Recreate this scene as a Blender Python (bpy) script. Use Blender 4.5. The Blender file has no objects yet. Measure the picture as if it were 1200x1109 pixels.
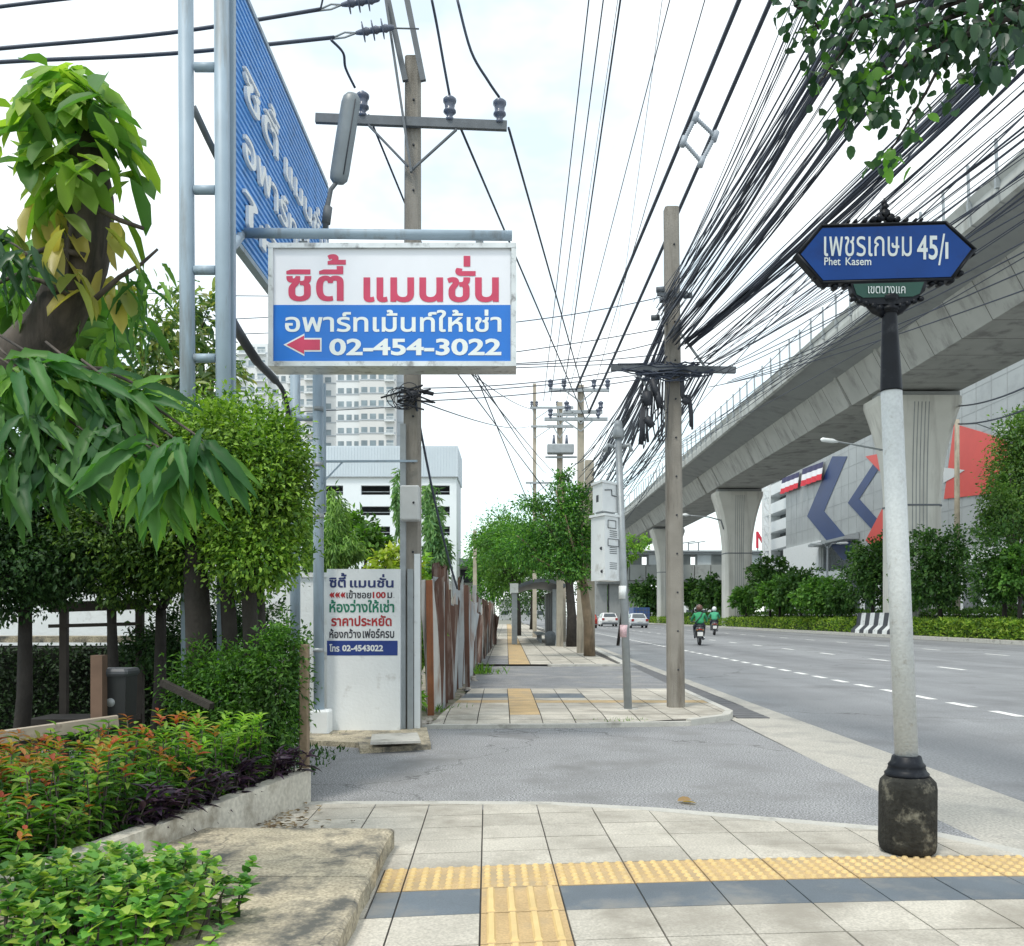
import bpy, bmesh, math, random
import numpy as np
from mathutils import Vector, Matrix
from mathutils.geometry import delaunay_2d_cdt

C = bpy.context.scene.collection
SC = bpy.context.scene
R = math.radians
F = 1050.0; HZ = 722.0; EYE = 1.4

# ------------------------------------------------------------------ camera
cd = bpy.data.cameras.new('camera'); cam = bpy.data.objects.new('camera', cd); C.objects.link(cam)
cam.location = (0, 0, EYE); cam.rotation_euler = (R(90), 0, 0)
cd.sensor_fit = 'HORIZONTAL'; cd.sensor_width = 36; cd.lens = 36 * F / 1200
cd.shift_y = (HZ - 554.5) / 1200
cd.clip_start = 0.05; cd.clip_end = 4000
SC.camera = cam
# ------------------------------------------------------------------ world
SUN_EL, SUN_AZ = 62, 215          # azimuth measured clockwise from +Y (the street)
W = bpy.data.worlds.new('World'); SC.world = W; W.use_nodes = True
nt = W.node_tree; nt.nodes.clear()
o_ = nt.nodes.new('ShaderNodeOutputWorld'); bg = nt.nodes.new('ShaderNodeBackground')
sky = nt.nodes.new('ShaderNodeTexSky'); sky.sky_type = 'NISHITA'; sky.sun_disc = False
sky.sun_elevation = R(SUN_EL); sky.sun_rotation = R(SUN_AZ); sky.air_density = 1.0; sky.dust_density = 0.6
tc = nt.nodes.new('ShaderNodeTexCoord'); mp = nt.nodes.new('ShaderNodeMapping'); mp.inputs['Scale'].default_value = (1.2, 1.2, 2.6)
nz = nt.nodes.new('ShaderNodeTexNoise'); nz.inputs['Scale'].default_value = 2.3; nz.inputs['Detail'].default_value = 5; nz.inputs['Roughness'].default_value = 0.55
rp = nt.nodes.new('ShaderNodeValToRGB'); rp.color_ramp.elements[0].position = 0.36; rp.color_ramp.elements[0].color = (0.52, 0.52, 0.52, 1)
rp.color_ramp.elements[1].position = 0.57; rp.color_ramp.elements[1].color = (1, 1, 1, 1)
mx = nt.nodes.new('ShaderNodeMixRGB'); mx.inputs['Color2'].default_value = (10.6, 11.2, 11.4, 1)
L = nt.links.new
L(tc.outputs['Generated'], mp.inputs['Vector']); L(mp.outputs['Vector'], nz.inputs['Vector']); L(nz.outputs['Fac'], rp.inputs['Fac'])
L(rp.outputs['Color'], mx.inputs['Fac']); sc_ = nt.nodes.new('ShaderNodeVectorMath'); sc_.operation = 'MULTIPLY'; sc_.inputs[1].default_value = (1.95, 2.35, 2.0); L(sky.outputs['Color'], sc_.inputs[0]); L(sc_.outputs['Vector'], mx.inputs['Color1']); L(mx.outputs['Color'], bg.inputs['Color'])
bg.inputs['Strength'].default_value = 0.085; L(bg.outputs['Background'], o_.inputs['Surface'])
# ------------------------------------------------------------------ sun
sl = bpy.data.lights.new('sun', 'SUN'); sl.energy = 1.5; sl.angle = R(10); sl.color = (1, 0.95, 0.86)
sun = bpy.data.objects.new('sun', sl); C.objects.link(sun)
sd = Vector((math.sin(R(SUN_AZ)) * math.cos(R(SUN_EL)), math.cos(R(SUN_AZ)) * math.cos(R(SUN_EL)), math.sin(R(SUN_EL))))
sun.rotation_euler = sd.to_track_quat('Z', 'Y').to_euler(); sun.location = (0, 0, 40)
SC.view_settings.view_transform = 'Standard'; SC.view_settings.look = 'None'
SC.view_settings.exposure = 0.58; SC.view_settings.gamma = 1

rng = np.random.default_rng(7); random.seed(7)

# ------------------------------------------------------------------ helpers
def P(px, py, d): return Vector(((px - 600) * d / F, d, EYE - (py - HZ) * d / F))
def G(px, py, z=0.0):
    d = F * (EYE - z) / (py - HZ); return Vector(((px - 600) * d / F, d, z))
def PX(px, py, X): return P(px, py, X * F / (px - 600))

def tag(o, label=None, cat=None, group=None, kind=None):
    if label: o['label'] = label
    if cat: o['category'] = cat
    if group: o['group'] = group
    if kind: o['kind'] = kind
    return o
def thing(name, label, cat, loc=(0, 0, 0), group=None):
    o = bpy.data.objects.new(name, None); C.objects.link(o); o.location = loc; o.empty_display_size = .1
    return tag(o, label, cat, group)
def wloc(o):
    v = Vector((0, 0, 0))
    while o is not None: v += o.location; o = o.parent
    return v
def dup(root, loc, rotz=None, label=None, group=None):
    def cp(o, par):
        c = o.copy(); C.objects.link(c); c.parent = par
        for ch in list(kids.get(o.name, [])): cp(ch, c)
        return c
    kids = {}
    for ob in bpy.data.objects:
        if ob.parent: kids.setdefault(ob.parent.name, []).append(ob)
    r = cp(root, None); r.location = loc
    if rotz is not None: r.rotation_euler = (0, 0, rotz)
    if label: r['label'] = label
    if group: r['group'] = group
    return r

class MB:
    def __init__(s): s.v = []; s.f = []; s.m = []; s.sm = []; s.mi = 0; s.smooth = False
    def add(s, vs, fs, smooth=None):
        b = len(s.v); s.v += [tuple(v) for v in vs]
        for f in fs: s.f.append([b + i for i in f]); s.m.append(s.mi); s.sm.append(s.smooth if smooth is None else smooth)
        return s
    def box(s, a, b):
        x0, y0, z0 = [min(p, q) for p, q in zip(a, b)]; x1, y1, z1 = [max(p, q) for p, q in zip(a, b)]
        return s.add([(x0,y0,z0),(x1,y0,z0),(x1,y1,z0),(x0,y1,z0),(x0,y0,z1),(x1,y0,z1),(x1,y1,z1),(x0,y1,z1)],
                     [(0,3,2,1),(4,5,6,7),(0,1,5,4),(1,2,6,5),(2,3,7,6),(3,0,4,7)], False)
    def bbox(s, a, b, r):   # box with bevelled vertical and top edges
        x0, y0, z0 = [min(p, q) for p, q in zip(a, b)]; x1, y1, z1 = [max(p, q) for p, q in zip(a, b)]
        ring = lambda z, i: [(x0+i+r,y0+i,z),(x1-i-r,y0+i,z),(x1-i,y0+i+r,z),(x1-i,y1-i-r,z),(x1-i-r,y1-i,z),(x0+i+r,y1-i,z),(x0+i,y1-i-r,z),(x0+i,y0+i+r,z)]
        return s.rings([ring(z0+r, 0)][:0] + [ring(z0, r*.6), ring(z0+r, 0), ring(z1-r, 0), ring(z1, r*.6)], caps=True, smooth=False)
    def rings(s, rs, caps=True, closed=True, smooth=None):
        n = len(rs[0]); vs = [p for r in rs for p in r]; fs = []
        for i in range(len(rs) - 1):
            for j in range(n if closed else n - 1):
                k = (j + 1) % n; fs.append((i*n+j, i*n+k, (i+1)*n+k, (i+1)*n+j))
        if caps: fs.append(tuple(range(n))[::-1]); fs.append(tuple((len(rs)-1)*n + j for j in range(n)))
        return s.add(vs, fs, smooth)
    def tube(s, path, r, n=8, caps=True, smooth=True):
        path = [Vector(p) for p in path]; k = len(path); rr = r if hasattr(r, '__len__') else [r]*k
        rs = []; ref = None
        for i, p in enumerate(path):
            t = (path[min(i+1, k-1)] - path[max(i-1, 0)])
            t = t.normalized() if t.length > 1e-9 else Vector((0, 0, 1))
            if ref is None: ref = Vector((1, 0, 0)) if abs(t.x) < .8 else Vector((0, 1, 0))
            a = (ref - t * ref.dot(t)).normalized(); b = t.cross(a); ref = a
            rs.append([p + a*math.cos(2*math.pi*j/n)*rr[i] + b*math.sin(2*math.pi*j/n)*rr[i] for j in range(n)])
        return s.rings(rs, caps, True, smooth)
    def bar(s, a, b, w, h, up=(0, 0, 1)):
        a, b = Vector(a), Vector(b); t = (b - a).normalized(); u = Vector(up)
        x = t.cross(u)
        if x.length < 1e-4: x = t.cross(Vector((1, 0, 0)))
        x.normalize(); y = x.cross(t)
        q = lambda p: [p - x*w/2 - y*h/2, p + x*w/2 - y*h/2, p + x*w/2 + y*h/2, p - x*w/2 + y*h/2]
        return s.rings([q(a), q(b)], True, True, False)
    def lathe(s, c, prof, n=20, smooth=True):   # prof: (r, z)
        return s.rings([[(c[0]+r*math.cos(2*math.pi*j/n), c[1]+r*math.sin(2*math.pi*j/n), c[2]+z) for j in range(n)] for r, z in prof], True, True, smooth)
    def prism(s, pts, off):                     # polygon extruded by vector
        n = len(pts); o = Vector(off); a = [Vector(p) for p in pts]; b = [p + o for p in a]
        fs = [tuple(range(n)), tuple(range(2*n-1, n-1, -1))] + [(i, i+n, (i+1) % n + n, (i+1) % n) for i in range(n)]
        return s.add(a + b, fs, False)
    def build(s, name, mat, parent=None, **kw):
        v = np.array(s.v, dtype=float)
        if parent is None: o0 = np.array([(v[:,0].min()+v[:,0].max())/2, (v[:,1].min()+v[:,1].max())/2, v[:,2].min()])
        else: o0 = np.array(wloc(parent))
        me = bpy.data.meshes.new(name); me.from_pydata((v - o0).tolist(), [], s.f)
        mats = mat if isinstance(mat, (list, tuple)) else [mat]
        for m in mats: me.materials.append(m)
        if len(mats) > 1: me.polygons.foreach_set('material_index', s.m)
        me.polygons.foreach_set('use_smooth', s.sm)
        bm = bmesh.new(); bm.from_mesh(me)
        if len(bm.faces) < 60000 and kw.pop('fixn', True): bmesh.ops.recalc_face_normals(bm, faces=bm.faces)
        bm.to_mesh(me); bm.free()
        o = bpy.data.objects.new(name, me); C.objects.link(o); o.parent = parent
        if parent is None: o.location = o0
        kw.pop('fixn', None)
        return tag(o, **kw)

# ------------------------------------------------------------------ materials
def newmat(name):
    m = bpy.data.materials.new(name); m.use_nodes = True; nt = m.node_tree
    return m, nt, nt.nodes['Principled BSDF'], nt.links.new
def c4(c): return (c[0], c[1], c[2], 1)
def pbr(name, col, rough=.6, var=.12, scale=6, stain=None, st_scale=3, st_amt=.5, bump=0, bscale=60, metal=0, island=0, streak=False, spec=None, fine=0, bstreak=False, cracks=0, tracks=None):
    m, nt, b, L = newmat(name); N = nt.nodes.new
    b.inputs['Roughness'].default_value = rough; b.inputs['Metallic'].default_value = metal
    if spec is not None: b.inputs['Specular IOR Level'].default_value = spec
    tc = N('ShaderNodeTexCoord'); vec = tc.outputs['Object']
    n1 = N('ShaderNodeTexNoise'); n1.inputs['Scale'].default_value = scale; n1.inputs['Detail'].default_value = 6; L(vec, n1.inputs['Vector'])
    mr = N('ShaderNodeMapRange'); mr.inputs['From Min'].default_value = .3; mr.inputs['From Max'].default_value = .7
    mr.inputs['To Min'].default_value = 1 - var; mr.inputs['To Max'].default_value = 1 + var; L(n1.outputs['Fac'], mr.inputs['Value'])
    val = mr.outputs['Result']
    if island:
        g = N('ShaderNodeNewGeometry'); m2 = N('ShaderNodeMapRange'); m2.inputs['To Min'].default_value = 1 - island; m2.inputs['To Max'].default_value = 1 + island
        L(g.outputs['Random Per Island'], m2.inputs['Value']); ml = N('ShaderNodeMath'); ml.operation = 'MULTIPLY'; L(val, ml.inputs[0]); L(m2.outputs['Result'], ml.inputs[1]); val = ml.outputs[0]
    if fine:
        n3 = N('ShaderNodeTexNoise'); n3.inputs['Scale'].default_value = bscale; n3.inputs['Detail'].default_value = 2; L(vec, n3.inputs['Vector'])
        m3 = N('ShaderNodeMapRange'); m3.inputs['From Min'].default_value = .3; m3.inputs['From Max'].default_value = .7; m3.inputs['To Min'].default_value = 1 - fine; m3.inputs['To Max'].default_value = 1 + fine
        L(n3.outputs['Fac'], m3.inputs['Value']); ml = N('ShaderNodeMath'); ml.operation = 'MULTIPLY'; L(val, ml.inputs[0]); L(m3.outputs['Result'], ml.inputs[1]); val = ml.outputs[0]
    vm = N('ShaderNodeVectorMath'); vm.operation = 'SCALE'; vm.inputs[0].default_value = col; L(val, vm.inputs['Scale'])
    out = vm.outputs['Vector']
    if stain:
        mpn = N('ShaderNodeMapping'); L(vec, mpn.inputs['Vector'])
        if streak: mpn.inputs['Scale'].default_value = (1, 1, .12)
        n2 = N('ShaderNodeTexNoise'); n2.inputs['Scale'].default_value = st_scale; n2.inputs['Detail'].default_value = 8; n2.inputs['Roughness'].default_value = .65
        L(mpn.outputs['Vector'], n2.inputs['Vector'])
        r2 = N('ShaderNodeMapRange'); r2.inputs['From Min'].default_value = .62 - st_amt*.3; r2.inputs['From Max'].default_value = .75 - st_amt*.2; L(n2.outputs['Fac'], r2.inputs['Value'])
        mm = N('ShaderNodeMixRGB'); mm.inputs['Color2'].default_value = c4(stain); L(r2.outputs['Result'], mm.inputs['Fac']); L(out, mm.inputs['Color1']); out = mm.outputs['Color']
    if tracks:
        m5 = N('ShaderNodeMapping'); m5.inputs['Scale'].default_value = (1,.03,1); L(vec, m5.inputs['Vector']); n5 = N('ShaderNodeTexNoise'); n5.inputs['Scale'].default_value = .55; n5.inputs['Detail'].default_value = 5; L(m5.outputs['Vector'], n5.inputs['Vector'])
        r5 = N('ShaderNodeMapRange'); r5.inputs['From Min'].default_value = .42; r5.inputs['From Max'].default_value = .72; r5.inputs['To Max'].default_value = .8; L(n5.outputs['Fac'], r5.inputs['Value'])
        x5 = N('ShaderNodeMixRGB'); x5.inputs['Color2'].default_value = c4(tracks); L(r5.outputs['Result'], x5.inputs['Fac']); L(out, x5.inputs['Color1']); out = x5.outputs['Color']
    if cracks:
        nd = N('ShaderNodeTexNoise'); nd.inputs['Scale'].default_value = 1.6; nd.inputs['Detail'].default_value = 4; L(vec, nd.inputs['Vector']); vs_ = N('ShaderNodeVectorMath'); vs_.operation = 'SCALE'; vs_.inputs['Scale'].default_value = .9; L(nd.outputs['Color'], vs_.inputs[0])
        va = N('ShaderNodeVectorMath'); L(vec, va.inputs[0]); L(vs_.outputs['Vector'], va.inputs[1]); vo = N('ShaderNodeTexVoronoi'); vo.feature = 'DISTANCE_TO_EDGE'; vo.inputs['Scale'].default_value = cracks; L(va.outputs['Vector'], vo.inputs['Vector'])
        lt = N('ShaderNodeMapRange'); lt.inputs['From Min'].default_value = .001; lt.inputs['From Max'].default_value = .0035; lt.inputs['To Min'].default_value = .55; lt.inputs['To Max'].default_value = 0; L(vo.outputs['Distance'], lt.inputs['Value'])
        x6 = N('ShaderNodeMixRGB'); x6.inputs['Color2'].default_value = (.06,.06,.06,1); L(lt.outputs['Result'], x6.inputs['Fac']); L(out, x6.inputs['Color1']); out = x6.outputs['Color']
    L(out, b.inputs['Base Color'])
    if bump:
        bvec = vec
        if bstreak: mb_ = N('ShaderNodeMapping'); mb_.inputs['Scale'].default_value = (1,1,.18); L(vec, mb_.inputs['Vector']); bvec = mb_.outputs['Vector']
        n4 = N('ShaderNodeTexNoise'); n4.inputs['Scale'].default_value = bscale; n4.inputs['Detail'].default_value = 4; L(bvec, n4.inputs['Vector'])
        bp = N('ShaderNodeBump'); bp.inputs['Strength'].default_value = bump; bp.inputs['Distance'].default_value = .01; L(n4.outputs['Fac'], bp.inputs['Height']); L(bp.outputs['Normal'], b.inputs['Normal'])
    return m
def leafmat(name, cols, trans=.35, rough=.55):
    cols = [tuple(min(.45, v*1.28) for v in c) for c in cols]
    m, nt, b, L = newmat(name); N = nt.nodes.new
    g = N('ShaderNodeNewGeometry'); r = N('ShaderNodeValToRGB'); el = r.color_ramp.elements
    while len(el) < len(cols): el.new(.5)
    for i, c in enumerate(cols): el[i].position = i / max(1, len(cols) - 1); el[i].color = c4(c)
    L(g.outputs['Random Per Island'], r.inputs['Fac'])
    tc = N('ShaderNodeTexCoord'); n1 = N('ShaderNodeTexNoise'); n1.inputs['Scale'].default_value = 1.7; n1.inputs['Detail'].default_value = 3; L(tc.outputs['Object'], n1.inputs['Vector'])
    mr = N('ShaderNodeMapRange'); mr.inputs['From Min'].default_value = .3; mr.inputs['From Max'].default_value = .7; mr.inputs['To Min'].default_value = .6; mr.inputs['To Max'].default_value = 1.45; L(n1.outputs['Fac'], mr.inputs['Value'])
    vm = N('ShaderNodeVectorMath'); vm.operation = 'SCALE'; L(r.outputs['Color'], vm.inputs[0]); L(mr.outputs['Result'], vm.inputs['Scale'])
    L(vm.outputs['Vector'], b.inputs['Base Color']); b.inputs['Roughness'].default_value = rough; b.inputs['Specular IOR Level'].default_value = .35
    t = N('ShaderNodeBsdfTranslucent'); v2 = N('ShaderNodeVectorMath'); v2.operation = 'MULTIPLY'; v2.inputs[1].default_value = (1.5, 1.7, .6); L(vm.outputs['Vector'], v2.inputs[0]); L(v2.outputs['Vector'], t.inputs['Color'])
    ms = N('ShaderNodeMixShader'); ms.inputs['Fac'].default_value = trans; L(b.outputs['BSDF'], ms.inputs[1]); L(t.outputs['BSDF'], ms.inputs[2])
    L(ms.outputs['Shader'], nt.nodes['Material Output'].inputs['Surface']); return m
def glassmat(name, tint, alpha):
    m, nt, b, L = newmat(name); N = nt.nodes.new
    b.inputs['Base Color'].default_value = c4(tint); b.inputs['Roughness'].default_value = .05
    t = N('ShaderNodeBsdfTransparent'); ms = N('ShaderNodeMixShader'); ms.inputs['Fac'].default_value = alpha
    L(t.outputs['BSDF'], ms.inputs[1]); L(b.outputs['BSDF'], ms.inputs[2]); L(ms.outputs['Shader'], nt.nodes['Material Output'].inputs['Surface']); return m

M = {}
M['asphalt'] = pbr('asphalt', (.25, .258, .268), .85, .10, .7, stain=(.17, .172, .178), st_scale=.5, st_amt=.35, bump=.6, bscale=42, fine=.34, cracks=.11, tracks=(.14,.145,.155))
M['asphalt_side'] = pbr('asphalt_side', (.265, .268, .275), .88, .10, 1.0, stain=(.20, .20, .20), st_scale=.9, st_amt=.4, bump=.8, bscale=70, fine=.75, cracks=.24)
M['patch'] = pbr('asphalt_patch', (.2, .205, .215), .88, .15, 1.5, stain=(.3, .29, .27), st_scale=1, st_amt=.4, bump=.8, bscale=40, fine=.45)
M['gutter'] = pbr('gutter_concrete', (.43, .41, .365), .85, .1, 1.5, stain=(.30, .29, .27), st_scale=1.3, st_amt=.45, bump=.8, bscale=50, fine=.3)
M['kerb'] = pbr('kerb_concrete', (.5, .49, .45), .85, .12, 3, stain=(.28, .27, .24), st_scale=3, st_amt=.35, bump=.4, bscale=70, fine=.1)
M['tile'] = pbr('tile_light', (.475, .445, .385), .8, .12, 2.0, stain=(.31, .285, .24), st_scale=1.5, st_amt=.5, bump=.5, bscale=80, island=.12, fine=.2)
M['tile_y'] = pbr('tile_yellow', (.50, .355, .18), .75, .14, 3, stain=(.38, .30, .19), st_scale=2, st_amt=.45, bump=.3, bscale=90, fine=.14)
M['tile_yb'] = pbr('tile_yellow_lit', (.66, .49, .225), .7, .12, 4, stain=(.5, .37, .2), st_scale=3, st_amt=.35)  # lighter yellow for raised bumps and bars, their shading put into the colour
M['tile_d'] = pbr('tile_slate', (.12, .145, .17), .75, .14, 2.5, stain=(.22, .22, .21), st_scale=2.2, st_amt=.42, island=.12, bump=.25, bscale=140, fine=.1)
M['grout'] = pbr('grout', (.07, .065, .06), .95, .3, 8)
M['lawn'] = pbr('soil_ground', (.035, .04, .02), .95, .4, 3, stain=(.03, .05, .015), st_scale=2, st_amt=.6)
M['earth'] = pbr('far_ground', (.2, .2, .17), .95, .2, .1)
M['line'] = pbr('line_paint', (.78, .78, .76), .7, .08, 4, stain=(.4, .4, .4), st_scale=5, st_amt=.25)
M['grate'] = pbr('drain_grate', (.1, .1, .105), .6, .2, 5)
M['slab'] = pbr('mossy_slab', (.47, .41, .30), .92, .22, 6, stain=(.10, .10, .09), st_scale=3.2, st_amt=.5, bump=1, bscale=60, fine=.34, cracks=.5)
M['whitewall'] = pbr('white_plaster', (.80, .83, .84), .8, .05, 2, stain=(.52, .52, .50), st_scale=3.5, st_amt=.16, bump=.4, bscale=25)
M['planter'] = pbr('planter_plaster', (.56, .53, .46), .85, .15, 3, stain=(.25, .22, .17), st_scale=2.6, st_amt=.4, bump=.6, bscale=30, fine=.15)
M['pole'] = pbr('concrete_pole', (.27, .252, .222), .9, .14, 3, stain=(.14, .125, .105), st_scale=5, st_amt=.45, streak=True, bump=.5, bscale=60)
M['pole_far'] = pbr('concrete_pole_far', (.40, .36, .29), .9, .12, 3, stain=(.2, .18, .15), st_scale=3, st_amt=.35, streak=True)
M['steelblue'] = pbr('blue_grey_paint', (.30, .385, .46), .5, .07, 4, stain=(.22, .25, .27), st_scale=7, st_amt=.3, streak=True)
M['galv'] = pbr('galvanised', (.33, .36, .38), .5, .1, 8, metal=.3)
M['darksteel'] = pbr('dark_steel', (.12, .135, .15), .6, .15, 8, metal=.2)
M['black'] = pbr('black_rubber', (.028, .032, .042), .6, .15, 8)
M['cable'] = pbr('cable_sheath', (.045, .058, .09), .55, .2, 4)
M['porcelain'] = pbr('insulator_glaze', (.10, .12, .17), .25, .1, 8)
M['bark'] = pbr('bark', (.085, .07, .058), .9, .35, 9, stain=(.03, .027, .024), st_scale=9, st_amt=.5, streak=True, bump=1, bscale=26, bstreak=True)
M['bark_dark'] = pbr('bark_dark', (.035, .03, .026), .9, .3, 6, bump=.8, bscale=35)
M['bark_tan'] = pbr('bark_tan', (.24, .18, .12), .9, .25, 4, stain=(.12, .09, .065), st_scale=6, st_amt=.4, streak=True, bump=.8, bscale=30)
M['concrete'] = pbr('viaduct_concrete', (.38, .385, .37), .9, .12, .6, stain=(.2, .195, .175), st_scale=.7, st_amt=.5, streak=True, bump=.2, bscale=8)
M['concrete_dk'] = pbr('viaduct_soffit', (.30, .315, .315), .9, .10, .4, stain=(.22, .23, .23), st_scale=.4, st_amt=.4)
M['parapet'] = pbr('parapet_concrete', (.46, .475, .46), .85, .1, .8, stain=(.3, .3, .28), st_scale=.9, st_amt=.4, streak=True, island=.06)
M['pier'] = pbr('pier_concrete', (.56, .555, .51), .9, .08, .5, stain=(.38, .37, .34), st_scale=.7, st_amt=.4, streak=True)
M['clear'] = glassmat('clear_acrylic', (.75, .85, .9), .12)
M['white'] = pbr('white_paint', (.74, .77, .78), .55, .05, 3, stain=(.5, .5, .48), st_scale=3, st_amt=.15)
M['aluminium'] = pbr('aluminium', (.62, .64, .64), .35, .12, 5, metal=.6, stain=(.25, .25, .25), st_scale=8, st_amt=.3)

# ------------------------------------------------------------------ lettering
def contours(s, bold=0.0, raise_marks=True):
    """outline of a line of writing as closed polylines, in font units"""
    cv = bpy.data.curves.new('writing', 'FONT'); cv.size = 1
    ob = bpy.data.objects.new('writing', cv); C.objects.link(ob)
    def sample(txt):
        cv.body = txt; bpy.context.view_layer.update()
        dg = bpy.context.evaluated_depsgraph_get(); cu = ob.evaluated_get(dg).to_curve(dg)
        res = []
        for sp in cu.splines:
            pts = []
            if sp.type == 'BEZIER':
                bp = sp.bezier_points; n = len(bp)
                for i in range(n):
                    a, b = bp[i], bp[(i+1) % n]; p0, p1, p2, p3 = a.co, a.handle_right, b.handle_left, b.co
                    straight = abs((p1-p0).cross(p3-p0).z) < 1e-6 and abs((p2-p0).cross(p3-p0).z) < 1e-6
                    for t in ((0,) if straight else (0, .25, .5, .75)):
                        u = 1-t; q = p0*u**3 + p1*3*u*u*t + p2*3*u*t*t + p3*t**3; pts.append((q.x, q.y))
            else:
                pts = [(p.co.x, p.co.y) for p in sp.points]
            out = []
            for p in pts:
                if not out or abs(p[0]-out[-1][0]) + abs(p[1]-out[-1][1]) > 1e-5: out.append(p)
            if len(out) > 2: res.append(np.array(out))
        ob.evaluated_get(dg).to_curve_clear() if hasattr(ob, 'to_curve_clear') else None
        return res
    full = sample(s)
    up = '\u0e31\u0e34\u0e35\u0e36\u0e37'; tone = '\u0e48\u0e49\u0e4a\u0e4b\u0e4c'
    if raise_marks:
        for i in range(1, len(s)):
            if s[i] in tone and s[i-1] in up:
                n1, n2 = len(sample(s[:i])), len(sample(s[:i+1]))
                for k in range(n1, n2): full[k] = full[k] + np.array([0.02, .23])
    bpy.data.objects.remove(ob); bpy.data.curves.remove(cv)
    if bold:
        area = sum(.5*np.sum(c[:,0]*np.roll(c[:,1],-1) - np.roll(c[:,0],-1)*c[:,1]) for c in full); sg = 1 if area > 0 else -1
        new = []
        for c in full:
            e = np.roll(c,-1,0) - c; e /= np.maximum(np.linalg.norm(e,axis=1,keepdims=True),1e-9)
            nrm = np.stack([e[:,1], -e[:,0]],1)*sg; pm = nrm + np.roll(nrm,1,0)
            pm /= np.maximum((pm**2).sum(1,keepdims=True)/2, .5)
            new.append(c + pm*bold)
        full = new
    return full
def fill(cs):
    pts, edges = [], []
    for c in cs:
        b = len(pts); n = len(c); pts += [Vector((float(x), float(y))) for x, y in c]; edges += [(b+i, b+(i+1) % n) for i in range(n)]
    vo, eo, fo = delaunay_2d_cdt(pts, edges, [], 0, 1e-5)[:3]
    V = np.array([(v.x, v.y) for v in vo]); T = np.array([f for f in fo])
    cen = V[T].mean(1); w = np.zeros(len(T))
    for c in cs:
        a, b = c, np.roll(c,-1,0)
        for (x0,y0),(x1,y1) in zip(a,b):
            if y0 == y1: continue
            hit = ((y0 <= cen[:,1]) != (y1 <= cen[:,1]))
            xs = x0 + (cen[:,1]-y0)/(y1-y0)*(x1-x0)
            w += np.where(hit & (xs > cen[:,0]), 1 if y1 > y0 else -1, 0)
    T = T[np.abs(w) > .5]
    a = V[T]; ar = np.abs((a[:,1,0]-a[:,0,0])*(a[:,2,1]-a[:,0,1]) - (a[:,2,0]-a[:,0,0])*(a[:,1,1]-a[:,0,1]))
    return V, T[ar > 1e-9]
def lettering(s, fn, mat, parent, bold=0, name='lettering', depth=None):
    """fn maps (u, v) in 0..1 of the ink box to a world point; depth is an extrusion vector"""
    cs = contours(s, bold); V, T = fill(cs)
    lo, hi = V.min(0), V.max(0); U = (V - lo)/(hi - lo)
    mb = MB(); pts = [fn(u, v) for u, v in U]
    mb.add(pts, [tuple(t) for t in T])
    if depth is not None:
        dv = Vector(depth); back = [p + dv for p in pts]; b = len(pts)
        ec = {}
        for t in T:
            for i in range(3):
                e = (int(t[i]), int(t[(i+1) % 3])); ec[tuple(sorted(e))] = ec.get(tuple(sorted(e)), 0) + 1
        mb.add(pts + back, [(e[0], e[1], e[1]+b, e[0]+b) for e, k in ec.items() if k == 1])
    return mb.build(name, mat, parent, fixn=False)
def rectfn(x0, y0, x1, y1, d):
    return lambda u, v: P(x0 + (x1-x0)*u, y1 + (y0-y1)*v, d)

# ------------------------------------------------------------------ foliage
def tmpl(kind):
    if kind == 'tiny': return np.array([(0,0,0),(.5,.5,.12),(1,0,-.1),(.5,-.5,.12)],float), [(0,2,1),(0,3,2)]
    secs = {'oval': ([0,.18,.5,.82,1],[.06,.72,1,.7,.02]), 'lance': ([0,.15,.45,.75,1],[.1,.75,1,.6,.02]), 'heart': ([-.08,.12,.4,.75,1],[.5,1,.95,.45,.02]),
            'long': ([0,.08,.18,.28,.38,.48,.58,.68,.78,.89,1],[.1,.5,.85,.8,1,.84,.95,.7,.66,.34,.02])}[kind]
    V, Fc = [], []
    droop = {'oval': .15, 'lance': .25, 'heart': .2, 'long': .42}[kind]; fold = {'oval': .22, 'lance': .2, 'heart': .12, 'long': .16}[kind]
    for i, (u, h) in enumerate(zip(*secs)):
        z = -droop*u*u; wv = .03*math.sin(i*2.4+.5) if kind == 'long' else 0
        V += [(u, h*.5, z + fold*h*.5 + wv), (u, 0, z), (u, -h*.5, z + fold*h*.5 - wv)]
    for i in range(len(secs[0])-1):
        a = 3*i; Fc += [(a,a+1,a+4,a+3),(a+1,a+2,a+5,a+4)]
    return np.array(V,float), Fc
def norm(a): return a / np.maximum(np.linalg.norm(a, axis=-1, keepdims=True), 1e-9)
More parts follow.
